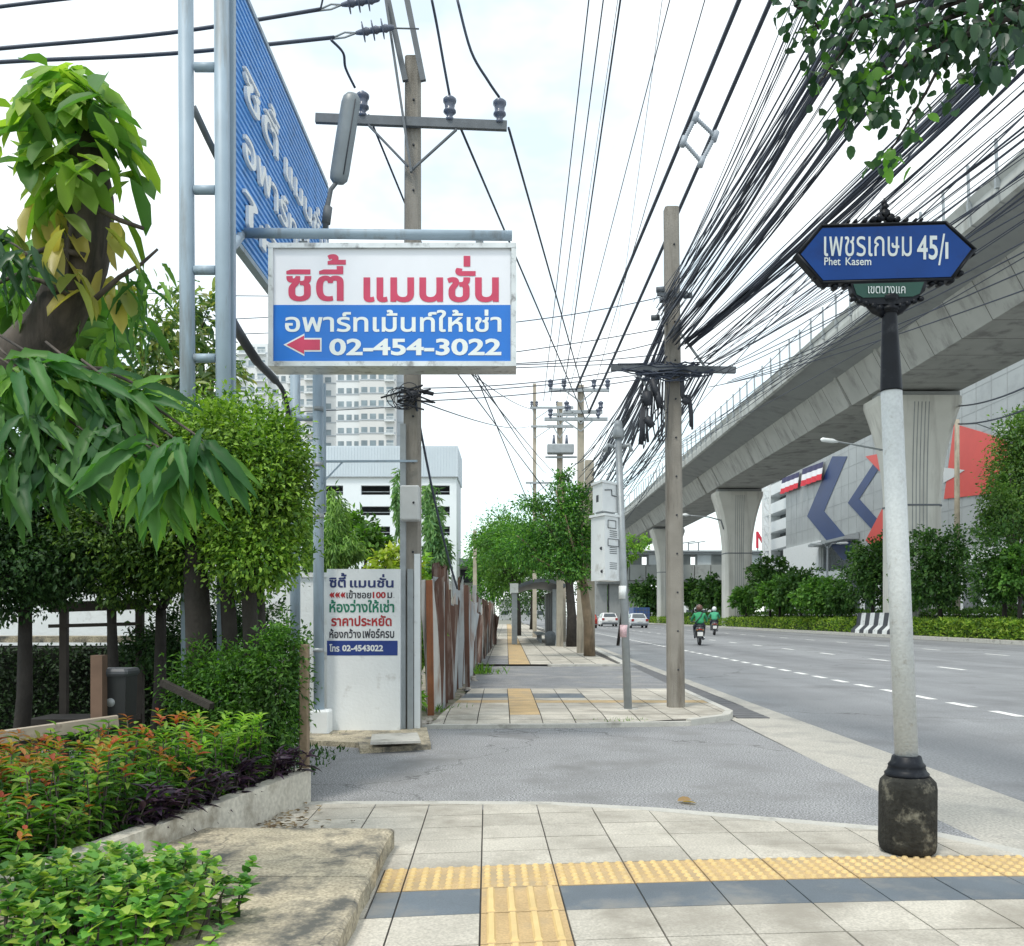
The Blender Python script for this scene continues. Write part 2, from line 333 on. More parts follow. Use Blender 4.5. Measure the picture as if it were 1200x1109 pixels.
def leaves(name, pos, dr, nr, Ln, Wd, shp, mat, parent, smooth=True, **kw):
    T, Fc = tmpl(shp); pos = np.asarray(pos,float); n = len(pos); dr = norm(np.asarray(dr,float)); nr = np.asarray(nr,float)
    s = norm(np.cross(dr, nr)); nn = np.cross(s, dr)
    Ln = np.broadcast_to(np.asarray(Ln,float), (n,))[:,None,None]; Wd = np.broadcast_to(np.asarray(Wd,float), (n,))[:,None,None]
    V = pos[:,None,:] + dr[:,None,:]*T[None,:,0:1]*Ln + s[:,None,:]*T[None,:,1:2]*Wd + nn[:,None,:]*T[None,:,2:3]*Ln
    k = len(T); V = V.reshape(-1,3)
    o0 = np.array(wloc(parent)) if parent is not None else np.array([*(V[:,:2].min(0)+V[:,:2].max(0))/2, V[:,2].min()])
    fa = np.array(Fc); A = (fa[None] + (np.arange(n)*k)[:,None,None]).reshape(-1, fa.shape[1])
    me = bpy.data.meshes.new(name); nf, m_ = A.shape
    me.vertices.add(len(V)); me.vertices.foreach_set('co', (V-o0).ravel()); me.loops.add(nf*m_); me.loops.foreach_set('vertex_index', A.ravel().astype(np.int32))
    me.polygons.add(nf); me.polygons.foreach_set('loop_start', np.arange(0, nf*m_, m_, dtype=np.int32)); me.polygons.foreach_set('use_smooth', np.full(nf, smooth))
    me.update(calc_edges=True); me.validate(); me.materials.append(mat)
    o = bpy.data.objects.new(name, me); C.objects.link(o); o.parent = parent
    if parent is None: o.location = o0
    return tag(o, **kw)
def crown_pts(blobs, n, r, shell=.6, clump=.16, per=22, gap=.0, zmin=None):
    vol = np.array([b[1][0]*b[1][1]*b[1][2] for b in blobs])**(2/3); vol /= vol.sum()
    nc = max(1, n//per); bi = r.choice(len(blobs), nc, p=vol)
    cen = np.array([b[0] for b in blobs])[bi]; rad = np.array([b[1] for b in blobs])[bi]
    u = norm(r.normal(size=(nc,3))); rr = 1 - shell*r.random((nc,1))**1.6
    cc = cen + u*rad*rr*(1 + .12*r.normal(size=(nc,1)))
    idx = np.repeat(np.arange(nc), per); m = len(idx)
    sz = rad[idx]*clump; pos = cc[idx] + r.normal(size=(m,3))*sz
    out = norm((pos - cen[idx])/rad[idx])
    dr = norm(out*.8 + r.normal(size=(m,3))*.6 + np.array([0,0,-.25])); nr = norm(out*.5 + r.normal(size=(m,3))*.45 + np.array([0,0,.9]))
    if zmin is not None:
        k = pos[:,2] > zmin; pos, dr, nr = pos[k], dr[k], nr[k]
    return pos, dr, nr
def tree(name, label, cat, blobs, trunks, n, size, mat, bark, seed, group=None, shell=.6, clump=.16, kind='tiny', asp=.5, per=22, base=None, zmin=None):
    r = np.random.default_rng(seed); t0 = trunks[0][0][0] if base is None else base
    t = thing(name, label, cat, Vector(t0), group)
    mb = MB()
    for path, ra, rb in trunks:
        path = [Vector(p) for p in path]; k = len(path); mb.tube(path, [ra + (rb-ra)*i/(k-1) for i in range(k)], 8)
    tips = [Vector(tr[0][-1]) for tr in trunks]
    for b in blobs:                       # limbs into every lobe
        c = Vector(b[0]); st = min(tips, key=lambda q: (q-c).length)
        for q in range(2):
            e = c + Vector(r.normal(size=3)*np.array(b[1])*.45); md = st.lerp(e, .5) + Vector((0,0,-.08*(e-st).length))
            rb = trunks[0][2]*.6; mb.tube([st, md, e], [rb, rb*.6, rb*.25], 5)
    mb.build('trunk', bark, t)
    p, d, q = crown_pts(blobs, n, r, shell, clump, per, zmin=zmin)
    L_ = size*(.5 + .95*r.random(len(p)))
    leaves('crown', p, d, q, L_, L_*asp, kind, mat, t)
    return t
GREEN = leafmat('leaf_green', [(.03,.075,.015),(.055,.13,.022),(.10,.20,.03)])
GREEN_LT = leafmat('leaf_lightgreen', [(.06,.14,.02),(.11,.23,.03),(.19,.31,.05)])
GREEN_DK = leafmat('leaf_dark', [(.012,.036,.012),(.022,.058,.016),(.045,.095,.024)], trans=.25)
CLIP = leafmat('leaf_clipped', [(.03,.075,.012),(.07,.15,.02),(.16,.27,.035),(.2,.31,.05)], trans=.3)
def c3(px, py, d): p = P(px, py, d); return (p.x, p.y, p.z)

# ================================================================== SETTING
def sheet(name, pts, mat):
    mb = MB(); mb.add(pts, [tuple(range(len(pts)))]); return mb.build(name, mat, None, kind='structure')
sheet('ground', [(-1500,-60,-.16),(1500,-60,-.16),(1500,2500,-.16),(-1500,2500,-.16)], M['earth'])
sheet('garden_soil', [(-14,-3,-.1),(-1.75,-3,-.1),(-1.75,11.2,-.1),(-14,11.2,-.1)], M['lawn'])
ZR = -.06
sheet('road', [(2.2,-20,ZR),(26,-20,ZR),(24.5,240,ZR),(22,900,ZR),(-6,900,ZR),(2.2,300,ZR)], M['asphalt'])
sheet('opposite_road', [(30.5,-20,ZR),(48,-20,ZR),(44,900,ZR),(24,900,ZR)], M['asphalt'])
# side street mouth between the two pavements
sheet('side_street', [(-8,6.0,-.045),(3.02,5.2,-.045),(3.02,13.2,-.045),(2.4,13.2,-.045),(-1.0,13.2,-.045),(-1.2,10.85,-.045),(-8,10.85,-.045)], M['asphalt_side'])
sheet('gutter', [(2.95,2.0,-.053),(4.0,2.0,-.053),(4.0,14.3,-.053),(3.1,14.3,-.053)], M['gutter'])
sheet('gutter_far', [(3.72,14.3,-.053),(4.0,14.3,-.053),(4.15,60,-.053),(3.87,60,-.053)], M['gutter'])
mb = MB()
y = 12.7
while y < 26:                                                      # drain grating beside the far kerb
    mb.box((3.2 + .006*y - .08, y, -.056), (3.63 + .006*y - .05, y + .27, -.042)); y += .3
mb.build('drain_grating', M['grate'], None, label='row of dark drain gratings set along the far kerb', cat='drain grating')

def lane(x0, step, dash, w, y0, y1):
    mb = MB(); y = y0
    while y < y1:
        x = x0 - .004*y; ys = y*1.0
        mb.add([(x-w/2,ys,ZR+.005),(x+w/2,ys,ZR+.005),(x+w/2,ys+dash,ZR+.005),(x-w/2,ys+dash,ZR+.005)], [(0,1,2,3)]); y += step
    mb.build('lane_marking', M['line'], None, kind='structure')
lane(7.42, 1.34, .78, .17, 7.6, 200)
lane(12.3, 4.85, 1.5, .17, 19.3, 240)
lane(18.35, 5.2, 1.6, .17, 22.5, 240)
mb = MB(); mb.add([(25.3,20,ZR+.005),(25.45,20,ZR+.005),(23.9,260,ZR+.005),(23.75,260,ZR+.005)], [(0,1,2,3)]); mb.build('edge_line', M['gutter'], None, kind='structure')

# ---- near pavement: tiles laid row by row, tactile rows raised
OUT = [(-2.4,2.2),(3.28,2.2),(3.25,4.6),(3.12,5.45),(2.78,5.98),(1.9,6.36),(1.1,6.72),(.3,6.95),(-.5,6.98),(-2.4,6.95)]
zs = lambda y: -.011*(y - 3.5)
def clip(poly, hull):
    for i in range(len(hull)):
        ax, ay = hull[i]; bx, by = hull[(i+1) % len(hull)]; ins = lambda p: (bx-ax)*(p[1]-ay) - (by-ay)*(p[0]-ax) >= 0
        out = []
        for j in range(len(poly)):
            p, q = poly[j], poly[(j+1) % len(poly)]; a, b = ins(p), ins(q)
            if a: out.append(p)
            if a != b:
                dp = (bx-ax)*(p[1]-ay) - (by-ay)*(p[0]-ax); dq = (bx-ax)*(q[1]-ay) - (by-ay)*(q[0]-ax); t = dp/(dp-dq)
                out.append((p[0]+(q[0]-p[0])*t, p[1]+(q[1]-p[1])*t))
        poly = out
        if len(poly) < 3: return []
    return poly
def inset(hull, r):
    c = (sum(p[0] for p in hull)/len(hull), sum(p[1] for p in hull)/len(hull)); n = len(hull); res = []
    for i in range(n):
        p, a, b = Vector(hull[i]), Vector(hull[i-1]), Vector(hull[(i+1) % n])
        n1 = Vector((-(p-a).y, (p-a).x)).normalized(); n2 = Vector((-(b-p).y, (b-p).x)).normalized(); m_ = (n1+n2); m_ = m_/max(.3, m_.length_squared/2)
        res.append(tuple(p + m_*r))
    return res
IN = inset(OUT, .13)
mb = MB(); mb.smooth = False
wl = lambda X0, Y: (X0 - .0276*(Y + .13*X0 - .018*X0*X0), Y + .13*X0 - .018*X0*X0)
rows = [2.16,2.58,3.0,3.41,3.83,4.245,4.65,5.08,5.41,5.74,6.1,6.47,6.85,7.25]
for ri in range(len(rows)-1):
    for k in range(-7, 10):
        xa, xb = -.033 + .408*k, -.033 + .408*(k+1); ya, yb = rows[ri], rows[ri+1]
        yellow = (ri == 6 and xa > -.9); bars = (k == 0 and ri < 6); dark = (ri == 5 and k != 0 and xa > -.9)
        subs = [(xa, xb)]
        if (yellow or dark) and k == -2: subs = [(xa, -.57), (-.57, xb)]
        for si, (x0, x1) in enumerate(subs):
            mi = 1 if yellow or bars else 2 if dark else 0
            if len(subs) == 2 and si == 0: mi = 0
            g = .0045
            q = clip([wl(x0+g, ya+g), wl(x1-g, ya+g), wl(x1-g, yb-g), wl(x0+g, yb-g)], IN)
            if not q: continue
            dz = random.uniform(-.0012, .0012); n = len(q); mb.mi = mi
            top = [(p[0], p[1], zs(p[1])+dz) for p in q]; bot = [(p[0], p[1], zs(p[1])-.012) for p in q]
            mb.add(top + bot, [tuple(range(n))] + [(i, i+n, (i+1) % n+n, (i+1) % n) for i in range(n)], False)
            if mi == 1 and yellow:
                nu = max(1, round((x1-x0)/.068))
                for a in range(nu):
                    for b in range(6):
                        cx, cy = wl(x0 + (a+.5)*(x1-x0)/nu, ya + (b+.5)*(yb-ya)/6)
                        if not clip([(cx-.02,cy-.02),(cx+.02,cy-.02),(cx+.02,cy+.02),(cx-.02,cy+.02)], IN): continue
                        z = zs(cy)+dz; rg = lambda r, h: [(cx+r*math.cos(j*math.pi/4), cy+r*math.sin(j*math.pi/4), z+h) for j in range(8)]
                        mb.mi = 4; mb.add(rg(.021,0)+rg(.014,.011), [(j,(j+1)%8,(j+1)%8+8,j+8) for j in range(8)]+[tuple(range(8,16))], False)
            if bars:
                for a in range(4):
                    xc = x0 + (a+.5)*(x1-x0)/4; pts = []
                    for h, ww, ee in ((0,.02,.02),(.012,.012,.03)):
                        for (sx, sy) in ((-1,0),(1,0),(1,1),(-1,1)):
                            p = wl(xc+sx*ww, (ya+ee) if sy == 0 else (yb-ee)); pts.append((p[0],p[1],zs(p[1])+dz+h))
                    mb.mi = 4; mb.add(pts, [(0,1,5,4),(1,2,6,5),(2,3,7,6),(3,0,4,7),(4,5,6,7)], False)
mb.mi = 3; n = len(IN); mb.add([(p[0],p[1],zs(p[1])-.010) for p in IN], [tuple(range(n))], False)
mb.build('sidewalk', [M['tile'], M['tile_y'], M['tile_d'], M['grout'], M['tile_yb']], None, kind='structure', fixn=False)
mb = MB()                                                          # kerb stones round its edge
for i in range(1, len(OUT)-1):
    a, b, c, d = OUT[i], OUT[i+1], IN[i+1], IN[i]
    mb.prism([(a[0],a[1],zs(a[1])-.09),(b[0],b[1],zs(b[1])-.09),(c[0],c[1],zs(c[1])-.09),(d[0],d[1],zs(d[1])-.09)], (0,0,.088))
mb.build('kerb', M['kerb'], None, kind='structure')

# ---- far pavement
ZF = .04
def fx(d, t): return 0
FO = [(-1.15,11.45),(1.0,11.55),(2.35,11.75),(3.0,12.35),(3.17,12.85),(3.22,16.9),(-.85,16.9)]
FI = inset(FO, .11)
mb = MB()
frow = [11.1 + .42*i for i in range(16)]
for ri in range(len(frow)-1):
    for k in range(-9, 10):
        xa, xb = -.03 + .43*k, -.03 + .43*(k+1); ya, yb = frow[ri], frow[ri+1]; yc = (ya+yb)/2
        drift = lambda x, y: (x - .012*(y-12), y)
        mi = 0
        if k in (0,) and yc > 12.4: mi = 1
        elif ri == 7: mi = 1
        elif ri in (9, 10) and k < 3: mi = 2
        g = .006; q = clip([drift(xa+g,ya+g), drift(xb-g,ya+g), drift(xb-g,yb-g), drift(xa+g,yb-g)], FI)
        if not q: continue
        n = len(q); mb.mi = mi; mb.add([(p[0],p[1],ZF-.045*max(0,(12.4-p[1]))*(1 if p[0] < 1.9 else .3)) for p in q], [tuple(range(n))], False)
mb.mi = 3; n = len(FI); mb.add([(p[0],p[1],ZF-.012-.045*max(0,(12.4-p[1]))) for p in FI], [tuple(range(n))], False)
mb.build('sidewalk_far', [M['tile'], M['tile_y'], M['tile_d'], M['grout']], None, kind='structure', fixn=False)
mb = MB()
for i in range(0, len(FO)-2):
    a, b, c, d = FO[i], FO[i+1], FI[i+1], FI[i]
    hh = (.065, .075, .10, .105, .105)[i]
    mb.prism([(a[0],a[1],-.06),(b[0],b[1],-.06),(c[0],c[1],-.06),(d[0],d[1],-.06)], (0,0,hh))
mb.build('kerb_far', M['kerb'], None, kind='structure')
sheet('driveway', [(-.9,16.9,-.01),(3.2,16.9,-.01),(3.35,25.2,-.01),(-.85,25.2,-.01)], M['patch'])
# long stretch beyond the driveway
mb = MB()
y = 25.2; ri = 0
while y < 150:
    st = .9 if y < 60 else 3.0
    for k in range(-3, 6):
        x0, x1 = -.1 + .62*k, -.1 + .62*(k+1); s_ = -.006*(y-25); e = .012
        mi = 1 if k == 0 else 0
        if y < 30 and k < 0: mi = 2
        if k == 5: continue
        mb.mi = mi; mb.add([(x0+s_+e,y+e,ZF),(x1+s_-e,y+e,ZF),(x1+s_-e,y+st-e,ZF),(x0+s_+e,y+st-e,ZF)], [(0,1,2,3)], False)
    y += st
mb.mi = 3; mb.add([(-2,25.2,ZF-.012),(3.3,25.2,ZF-.012),(2.6,150,ZF-.012),(-2.8,150,ZF-.012)], [(0,1,2,3)], False)
mb.build('sidewalk_distant', [M['tile'], M['tile_y'], M['patch'], M['grout']], None, kind='structure', fixn=False)
mb = MB(); mb.prism([(3.0,25.1,-.06),(3.32,25.4,-.06),(3.7,45,-.06),(3.1,150,-.06),(2.9,150,-.06),(3.5,45,-.06),(3.1,25.5,-.06)], (0,0,.115))
mb.prism([(1.0,24.95,-.06),(3.02,25.05,-.06),(3.05,25.3,-.06),(1.0,25.195,-.06)], (0,0,.11))
mb.build('kerb_distant', M['kerb'], None, kind='structure')
# verge of soil and rubble under the scrap fence
sheet('verge', [(-3.2,11.0,-.03),(-1.0,11.6,-.03),(-.86,17,-.03),(-.8,40,-.03),(-1.5,150,-.03),(-12,150,-.03),(-12,11.0,-.03)], pbr('rubble_soil', (.28,.25,.2), .95, .3, 5, stain=(.1,.13,.05), st_scale=3, st_amt=.5, bump=1, bscale=25))
# median island
mb = MB(); mb.prism([(26,-10,-.07),(30.4,-10,-.07),(26.6,420,-.07),(22.6,420,-.07)], (0,0,.2)); mb.build('median', [M['kerb']], None, kind='structure')

# ================================================================== STREET SIGN (right)
def street_sign():
    d = 5.4; b = P(1063.5, 998, d); zb = b.z
    t = thing('street_name_sign', 'blue street name sign on a white post with a mouldy black drum base', 'street sign', b)
    px = lambda x, y, dd=0: P(x, y, d + dd)
    ax = b.x; k = d / F
    stone = pbr('mouldy_concrete', (.02,.02,.017), .95, .5, 9, stain=(.20,.19,.15), st_scale=8, st_amt=.22, bump=1.2, bscale=38, fine=.3)
    blackp = pbr('black_gloss_paint', (.008,.010,.015), .42, .2, 9, stain=(.03,.033,.04), st_scale=14, st_amt=.25, spec=.22)
    mb = MB(); rs = []
    for r, z in ((.140,0),(.163,.02),(.170,.055),(.170,.20),(.170,.385),(.163,.425),(.135,.455),(.115,.462)):
        ring = []
        for j in range(32):
            a = 2*math.pi*j/32; o8 = 1 - .035*abs(math.sin(4*a)) + .008*math.sin(5*a+z*9)
            ring.append((ax + r*o8*math.cos(a), d + r*o8*math.sin(a), zb + z))
        rs.append(ring)
    mb.rings(rs, True, True, True); mb.build('drum', stone, t)
    mb = MB(); mb.lathe((ax-.005,d,zb), [(.125,.455),(.127,.475),(.112,.49),(.104,.515),(.108,.522),(.09,.545),(.083,.575),(.076,.58)], 28); mb.build('collar', blackp, t)
    topx = P(1044.5, 457, d); topz = topx.z
    whitep = pbr('white_post_paint', (.56,.585,.59), .6, .05, 5, stain=(.36,.35,.33), st_scale=14, st_amt=.13, bump=.4, bscale=60, fine=.08)
    mb = MB(); mb.tube([(ax-.006,d,zb+.57),(topx.x,d,topz)], [.066,.061], 28); mb.build('post', whitep, t)
    t2 = P(1042, 366, d)
    mb = MB(); mb.tube([(topx.x,d,topz-.01),(topx.x,d,topz),(t2.x,d,t2.z),(t2.x,d,t2.z+.005)], [.064,.0635,.043,.043], 28)
    for z, r in ((0,.05),(.03,.057)): mb.tube([(t2.x,d,t2.z-.01+z*.4),(t2.x,d,t2.z+.012+z*.4)], r, 24)
    mb.build('post_cap', blackp, t)
    mb = MB()                                                      # cast bracket: swollen neck with leaf scrolls
    mb.lathe((t2.x,d,t2.z), [(.047,.0),(.05,.02),(.037,.035),(.052,.06),(.06,.085),(.045,.10)], 20)
    for s in (-1, 1):
        pth = [px(1040+s*4,368),px(1040+s*14,362),px(1040+s*26,352),px(1040+s*40,349)]
        mb.tube(pth, [.03,.035,.026,.012], 8)
        for q in range(5): c = px(1040+s*(8+q*8), 361-q*2.6, -.03); mb.tube([c+Vector((0,-.005,0)), c+Vector((0,.03,.004))], .018-.001*q, 8)
    mb.build('bracket', blackp, t)
    tilt = [(932,298),(961,263),(1109,259),(1145,292),(1117,327),(1088,331),(964,333),(958,329)]
    hexa = lambda g: [(932+1.5*g,298),(962+.4*g,263+g),(1109-.4*g,259+g),(1145-1.5*g,292),(1116-.4*g,329-g),(963+.4*g,333-g)]
    mb = MB(); mb.prism([px(*p, -.03) for p in hexa(0)], (0,.06,0)); mb.build('panel_frame', blackp, t)
    mb = MB(); out, inn = hexa(0), hexa(5)
    for i in range(6):
        j = (i+1) % 6; mb.tube([px(*[(a*2+b)/3 for a,b in zip(out[i],inn[i])],-.031), px(*[(a*2+b)/3 for a,b in zip(out[j],inn[j])],-.031)], .009, 8)
    # scroll crest, side curls and bottom curls
    for x, y, r in ((1036,244,.022),(1036,252,.034),(1030,257,.03),(1042,257,.03),(1022,259,.022),(1050,259,.022),(1012,260.5,.018),(1060,260,.018),(1001,261,.013),(1071,260,.013),(1078,259.5,.012),(993,261.5,.012)):
        c = px(x, y); mb.tube([c+Vector((0,-.028,0)), c+Vector((0,.028,0))], r*.8, 12)
    c = px(1036,238); mb.lathe((c.x,c.y,c.z-.02), [(.012,0),(.018,.02),(.008,.038),(.002,.05)], 10)
    for x, y, r in ((1124,322,.022),(1113,330,.024),(1101,333,.022),(1091,334,.018),(955,326,.02),(966,335,.022),(978,337,.022),(990,336,.018),(940,306,.012),(1139,300,.012)):
        c = px(x, y); mb.tube([c+Vector((0,-.026,0)), c+Vector((0,.026,0))], r*.75, 12)
    mb.build('scrollwork', blackp, t)
    mb = MB(); mb.prism([px(*p, -.036) for p in hexa(4.5)], (0,.004,0))
    bl = pbr('sign_blue', (.008,.052,.235), .5, .08, 5, stain=(.012,.04,.17), st_scale=4, st_amt=.3, spec=.25); pan = mb.build('sign_panel', bl, t)
    wv = pbr('sign_white', (.62,.68,.7), .5, .05, 9)
    dd = d - .039
    lettering('เพชรเกษม', rectfn(965.7,277,1068.5,300.5,dd), wv, pan, .004)
    lettering('45', rectfn(1074.7,276,1099,304.5,dd), wv, pan, .016)
    lettering('/', rectfn(1099.5,274,1107.5,311,dd), wv, pan, .002)
    lettering('1', rectfn(1107.8,284,1111.3,303.5,dd), wv, pan, .01)
    lettering('Phet', rectfn(966,301.8,985,311,dd), wv, pan, .012); lettering('Kasem', rectfn(991,301.8,1021,311,dd), wv, pan, .012)
    q = [(997,331),(1087,328),(1084,341),(1072,352),(1054,356),(1026,357),(1009,354),(999,343)]
    mb = MB(); mb.prism([px(*p, -.034) for p in q], (0,.055,0)); mb.build('district_frame', blackp, t)
    mb = MB(); mb.prism([px(*p, -.039) for p in [(1000,333),(1083,330.5),(1078,344),(1070,347.5),(1012,349),(1004,345)]], (0,.004,0))
    gp = mb.build('district_panel', pbr('sign_green', (.006,.062,.045), .4, .1, 5), t)
    lettering('เขตบางแค', rectfn(1017.4,335.5,1061,344,d-.046), wv, gp, .004)
street_sign()

# ================================================================== APARTMENT LIGHT BOX, its posts and the big board
def lightbox():
    d = 9.2; a = P(315,430,d); e = P(605,286,d)
    t = thing('apartment_sign', 'wide red, white and blue apartment sign hanging from a grey pipe', 'sign', ((a.x+e.x)/2,d,a.z))
    mb = MB(); mb.box((a.x+.012,d+.012,a.z+.012),(e.x-.012,d+.29,e.z-.012)); mb.build('casing', M['aluminium'], t)
    w = .05; fr = MB()
    fr.box((a.x,d-.03,a.z),(e.x,d+.3,a.z+w)); fr.box((a.x,d-.03,e.z-w),(e.x,d+.3,e.z))
    fr.box((a.x,d-.027,a.z+w),(a.x+w,d+.297,e.z-w)); fr.box((e.x-w,d-.027,a.z+w),(e.x,d+.297,e.z-w)); fr.build('frame', M['aluminium'], t)
    s = M['sign_w'] = pbr('acrylic_white', (.80,.82,.88), .3, .03, 2); bl = pbr('acrylic_blue', (.012,.17,.62), .3, .05, 3); rd = pbr('vinyl_red', (.58,.05,.12), .4, .08, 6)
    p0, p1, p2 = P(320.5,290.5,d), P(598.2,357.5,d), P(598.2,424.5,d)
    mb = MB(); mb.box((p0.x,d,p1.z),(p1.x,d+.011,p0.z)); wp = mb.build('white_panel', s, t)
    mb = MB(); mb.box((p0.x,d,p2.z),(p1.x,d+.011,p1.z)); bp = mb.build('blue_panel', bl, t)
    dd = d - .004; cream = pbr('vinyl_white', (.78,.83,.82), .4, .03, 6)
    lettering('ซิตี้', rectfn(335.5,298,405.3,353.2,dd), rd, wp, .022); lettering('แมนชั่น', rectfn(425.9,300,584.5,354.3,dd), rd, wp, .026)
    lettering('อพาร์ทเม้นท์ให้เช่า', rectfn(334,363,587.5,389.2,dd), cream, bp, .016)
    lettering('02-454-3022', rectfn(385.9,396.9,587.5,416.7,dd), cream, bp, .03)
    ar = lambda x0,x1,y0,y1,hd,sh: [(x0,(y0+y1)/2),(x0+hd,y0),(x0+hd,(y0+y1)/2-sh),(x1,(y0+y1)/2-sh),(x1,(y0+y1)/2+sh),(x0+hd,(y0+y1)/2+sh),(x0+hd,y1)]
    for g, m, q in ((0,cream,.003),(1,rd,.006)):
        pts = ar(332.2,376.8,391,417.4,24.5,8) if g == 0 else ar(335.5,375,393.4,415,20.8,6.1)
        mb = MB(); mb.prism([P(x,y,d-q) for x,y in pts], (0,.002,0)); mb.build('arrow', m, bp)
    mb = MB()
    for x in (355, 562): q = P(x,284,d+.12); mb.tube([q, q+Vector((0,0,.06))], .012, 6); mb.tube([q+Vector((-.04,0,.0)), q+Vector((.04,0,.0))], .012, 6)
    mb.build('hanger', M['galv'], t)
lightbox()

def ladder_post(name, label, d1, base1, top1, base2, top2, r, rungs, d2=None, zb=-.05, extra=None):
    d2 = d2 or d1
    a, b = P(*top1, d1), P(*top2, d2); A = P(*base1, d1); B = P(*base2, d2); A.z = B.z = zb
    t = thing(name, label, 'sign post', ((A.x+B.x)/2,(d1+d2)/2,zb), 'blue grey post pairs of the apartment signs')
    for p, q in ((A,a),(B,b)): mb = MB(); mb.tube([p,q], r, 20); mb.build('post', M['steelblue'], t)
    for y in rungs:
        p, q = P((base1[0]+top1[0])/2, y, d1), P((base2[0]+top2[0])/2, y, d2); f = r*1.02
        u = (q-p).normalized()*f; mb = MB(); mb.tube([p+u,q-u], r*.62, 12); mb.build('rung', M['steelblue'], t)
    if extra: extra(t)
    return t
def near_extra(t):
    mb = MB(); p = P(272, -220, 8.1); q = P(272, 480, 8.1); q.z = .5; mb.bar(q, p, .05, .07, (0,1,0)); mb.build('channel', M['steelblue'], t)
    mb = MB(); a, b = P(284,277,8.9), P(600,277,9.32); a.y = 9.25; a.x = (280-600)*9.25/F; b.x = (600-600)/F; a.z = b.z = 1.4 + (722-276.5)*9.32/F
    mb.tube([a,b], .052, 18); c = P(263,300,8.05); mb.tube([c, Vector((a.x+.02,9.25,a.z-.02))], .05, 14); mb.build('hanging_pipe', M['steelblue'], t)
ladder_post('sign_post_pair', 'nearer pair of tall blue grey posts carrying the big blue board', 8.0, (222,470), (216.5,-240), (264,470), (258.5,-240), .066, (79,223,317,420), extra=near_extra)
def far_extra(t):
    mb = MB(); a = P(376,541,10.72); b = P(489,540.5,11.05); mb.bar(a, b, .025, .025); c = P(402,541,10.8); e = P(378,566,10.72); mb.bar(e, c, .02, .02); mb.build('tie_bar', M['steelblue'], t)
    mb = MB()
    for y in (545, 480, 605, 762): q = P(373.3,y,10.75); mb.tube([q-Vector((0,0,.025)), q+Vector((0,0,.025))], .068, 14)
    mb.build('clamp', M['galv'], t)
    mb = MB(); mb.tube([P(380.5,450,10.68), P(380.8,600,10.68)], .016, 6); mb.build('conduit', M['steelblue'], t)
ladder_post('sign_post_pair', 'farther pair of blue grey posts below the hanging apartment sign', 10.75, (374,833), (372.5,415), (346,720), (346,405), .063, (490,580), d2=11.2, zb=-.1, extra=far_extra)

def big_board():
    X = -2.78; y0, y1, z0, z1 = 8.9, 13.4, 5.2, 7.8
    t = thing('slatted_sign_board', 'big blue slatted board with raised white letters seen edge on', 'sign board', (X,(y0+y1)/2,z0))
    blu = pbr('slat_blue', (.10,.34,.76), .45, .1, 3, stain=(.08,.25,.55), st_scale=4, st_amt=.3)
    mb = MB(); n = 34
    for i in range(n):
        z = z0 + (z1-z0)*i/n; h = (z1-z0)/n
        mb.prism([(X,y0,z),(X+.022,y0,z+h*.15),(X+.022,y0,z+h*.6),(X+.002,y0,z+h*.97),(X-.03,y0,z+h*.97),(X-.03,y0,z)], (0,y1-y0,0))
    mb.build('slats', blu, t)
    mb = MB()
    for yy in (y0-.03, y1+.03): mb.box((X-.06,yy-.028,z0-.03),(X+.03,yy+.028,z1+.03))
    for zz in (z0-.04, z1+.04): mb.box((X-.058,y0,zz-.028),(X+.028,y1,zz+.028))
    for yy in (9.8,11,12.2): mb.box((X-.1,yy-.03,z0),(X-.032,yy+.03,z1))
    mb.build('frame', M['steelblue'], t)
    wh = pbr('raised_letter_white', (.86,.88,.88), .5, .04, 3)
    for s, za, zb_, ya, yb in (('ซิตี้', 6.70, 7.2, 9.15, 10.5), ('แมนชั่น', 6.70, 7.15, 10.8, 13.2), ('อพาร์ทเม้นท์', 6.08, 6.48, 9.15, 13.2), ('ให้เช่า', 5.42, 5.78, 9.15, 12.6)):
        lettering(s, (lambda ya, yb, za, zb_: lambda u, v: Vector((X+.06, ya+(yb-ya)*u, za+(zb_-za)*v)))(ya, yb, za, zb_), wh, t, .004, depth=(-.035,0,0))
big_board()
# conduit drooping between the two post pairs
def tubething(name, label, cat, path, r, mat, group=None, n=8, sm=6):
    P_ = [Vector(p) for p in path]; out = []
    for i in range(len(P_)-1):
        p0, p1, p2, p3 = P_[max(i-1,0)], P_[i], P_[i+1], P_[min(i+2,len(P_)-1)]
        for s in range(sm):
            t = s/sm; out.append(.5*((2*p1)+(p2-p0)*t+(2*p0-5*p1+4*p2-p3)*t*t+(3*p1-p0-3*p2+p3)*t**3))
    out.append(P_[-1]); mb = MB(); mb.tube(out, r, n); return mb.build(name, mat, None, label=label, cat=cat, group=group)
tubething('cable_conduit', 'thick black conduit drooping from the posts below the sign box', 'cable', [P(270,374,8.2),P(281,392,9),P(301,423,9.6),P(318,441,10.3),P(331,457,10.9),P(337,480,11.15),P(337,508,11.15)], [.052]*13+[.045]*8+[.03]*16, M['black'], sm=6)
tubething('brace_bar', 'dark bar slanting behind the tall blue grey posts', 'brace', [P(226,125,8.7),P(254,184,9),P(285,240,9.4)], .035, M['darksteel'], sm=3)

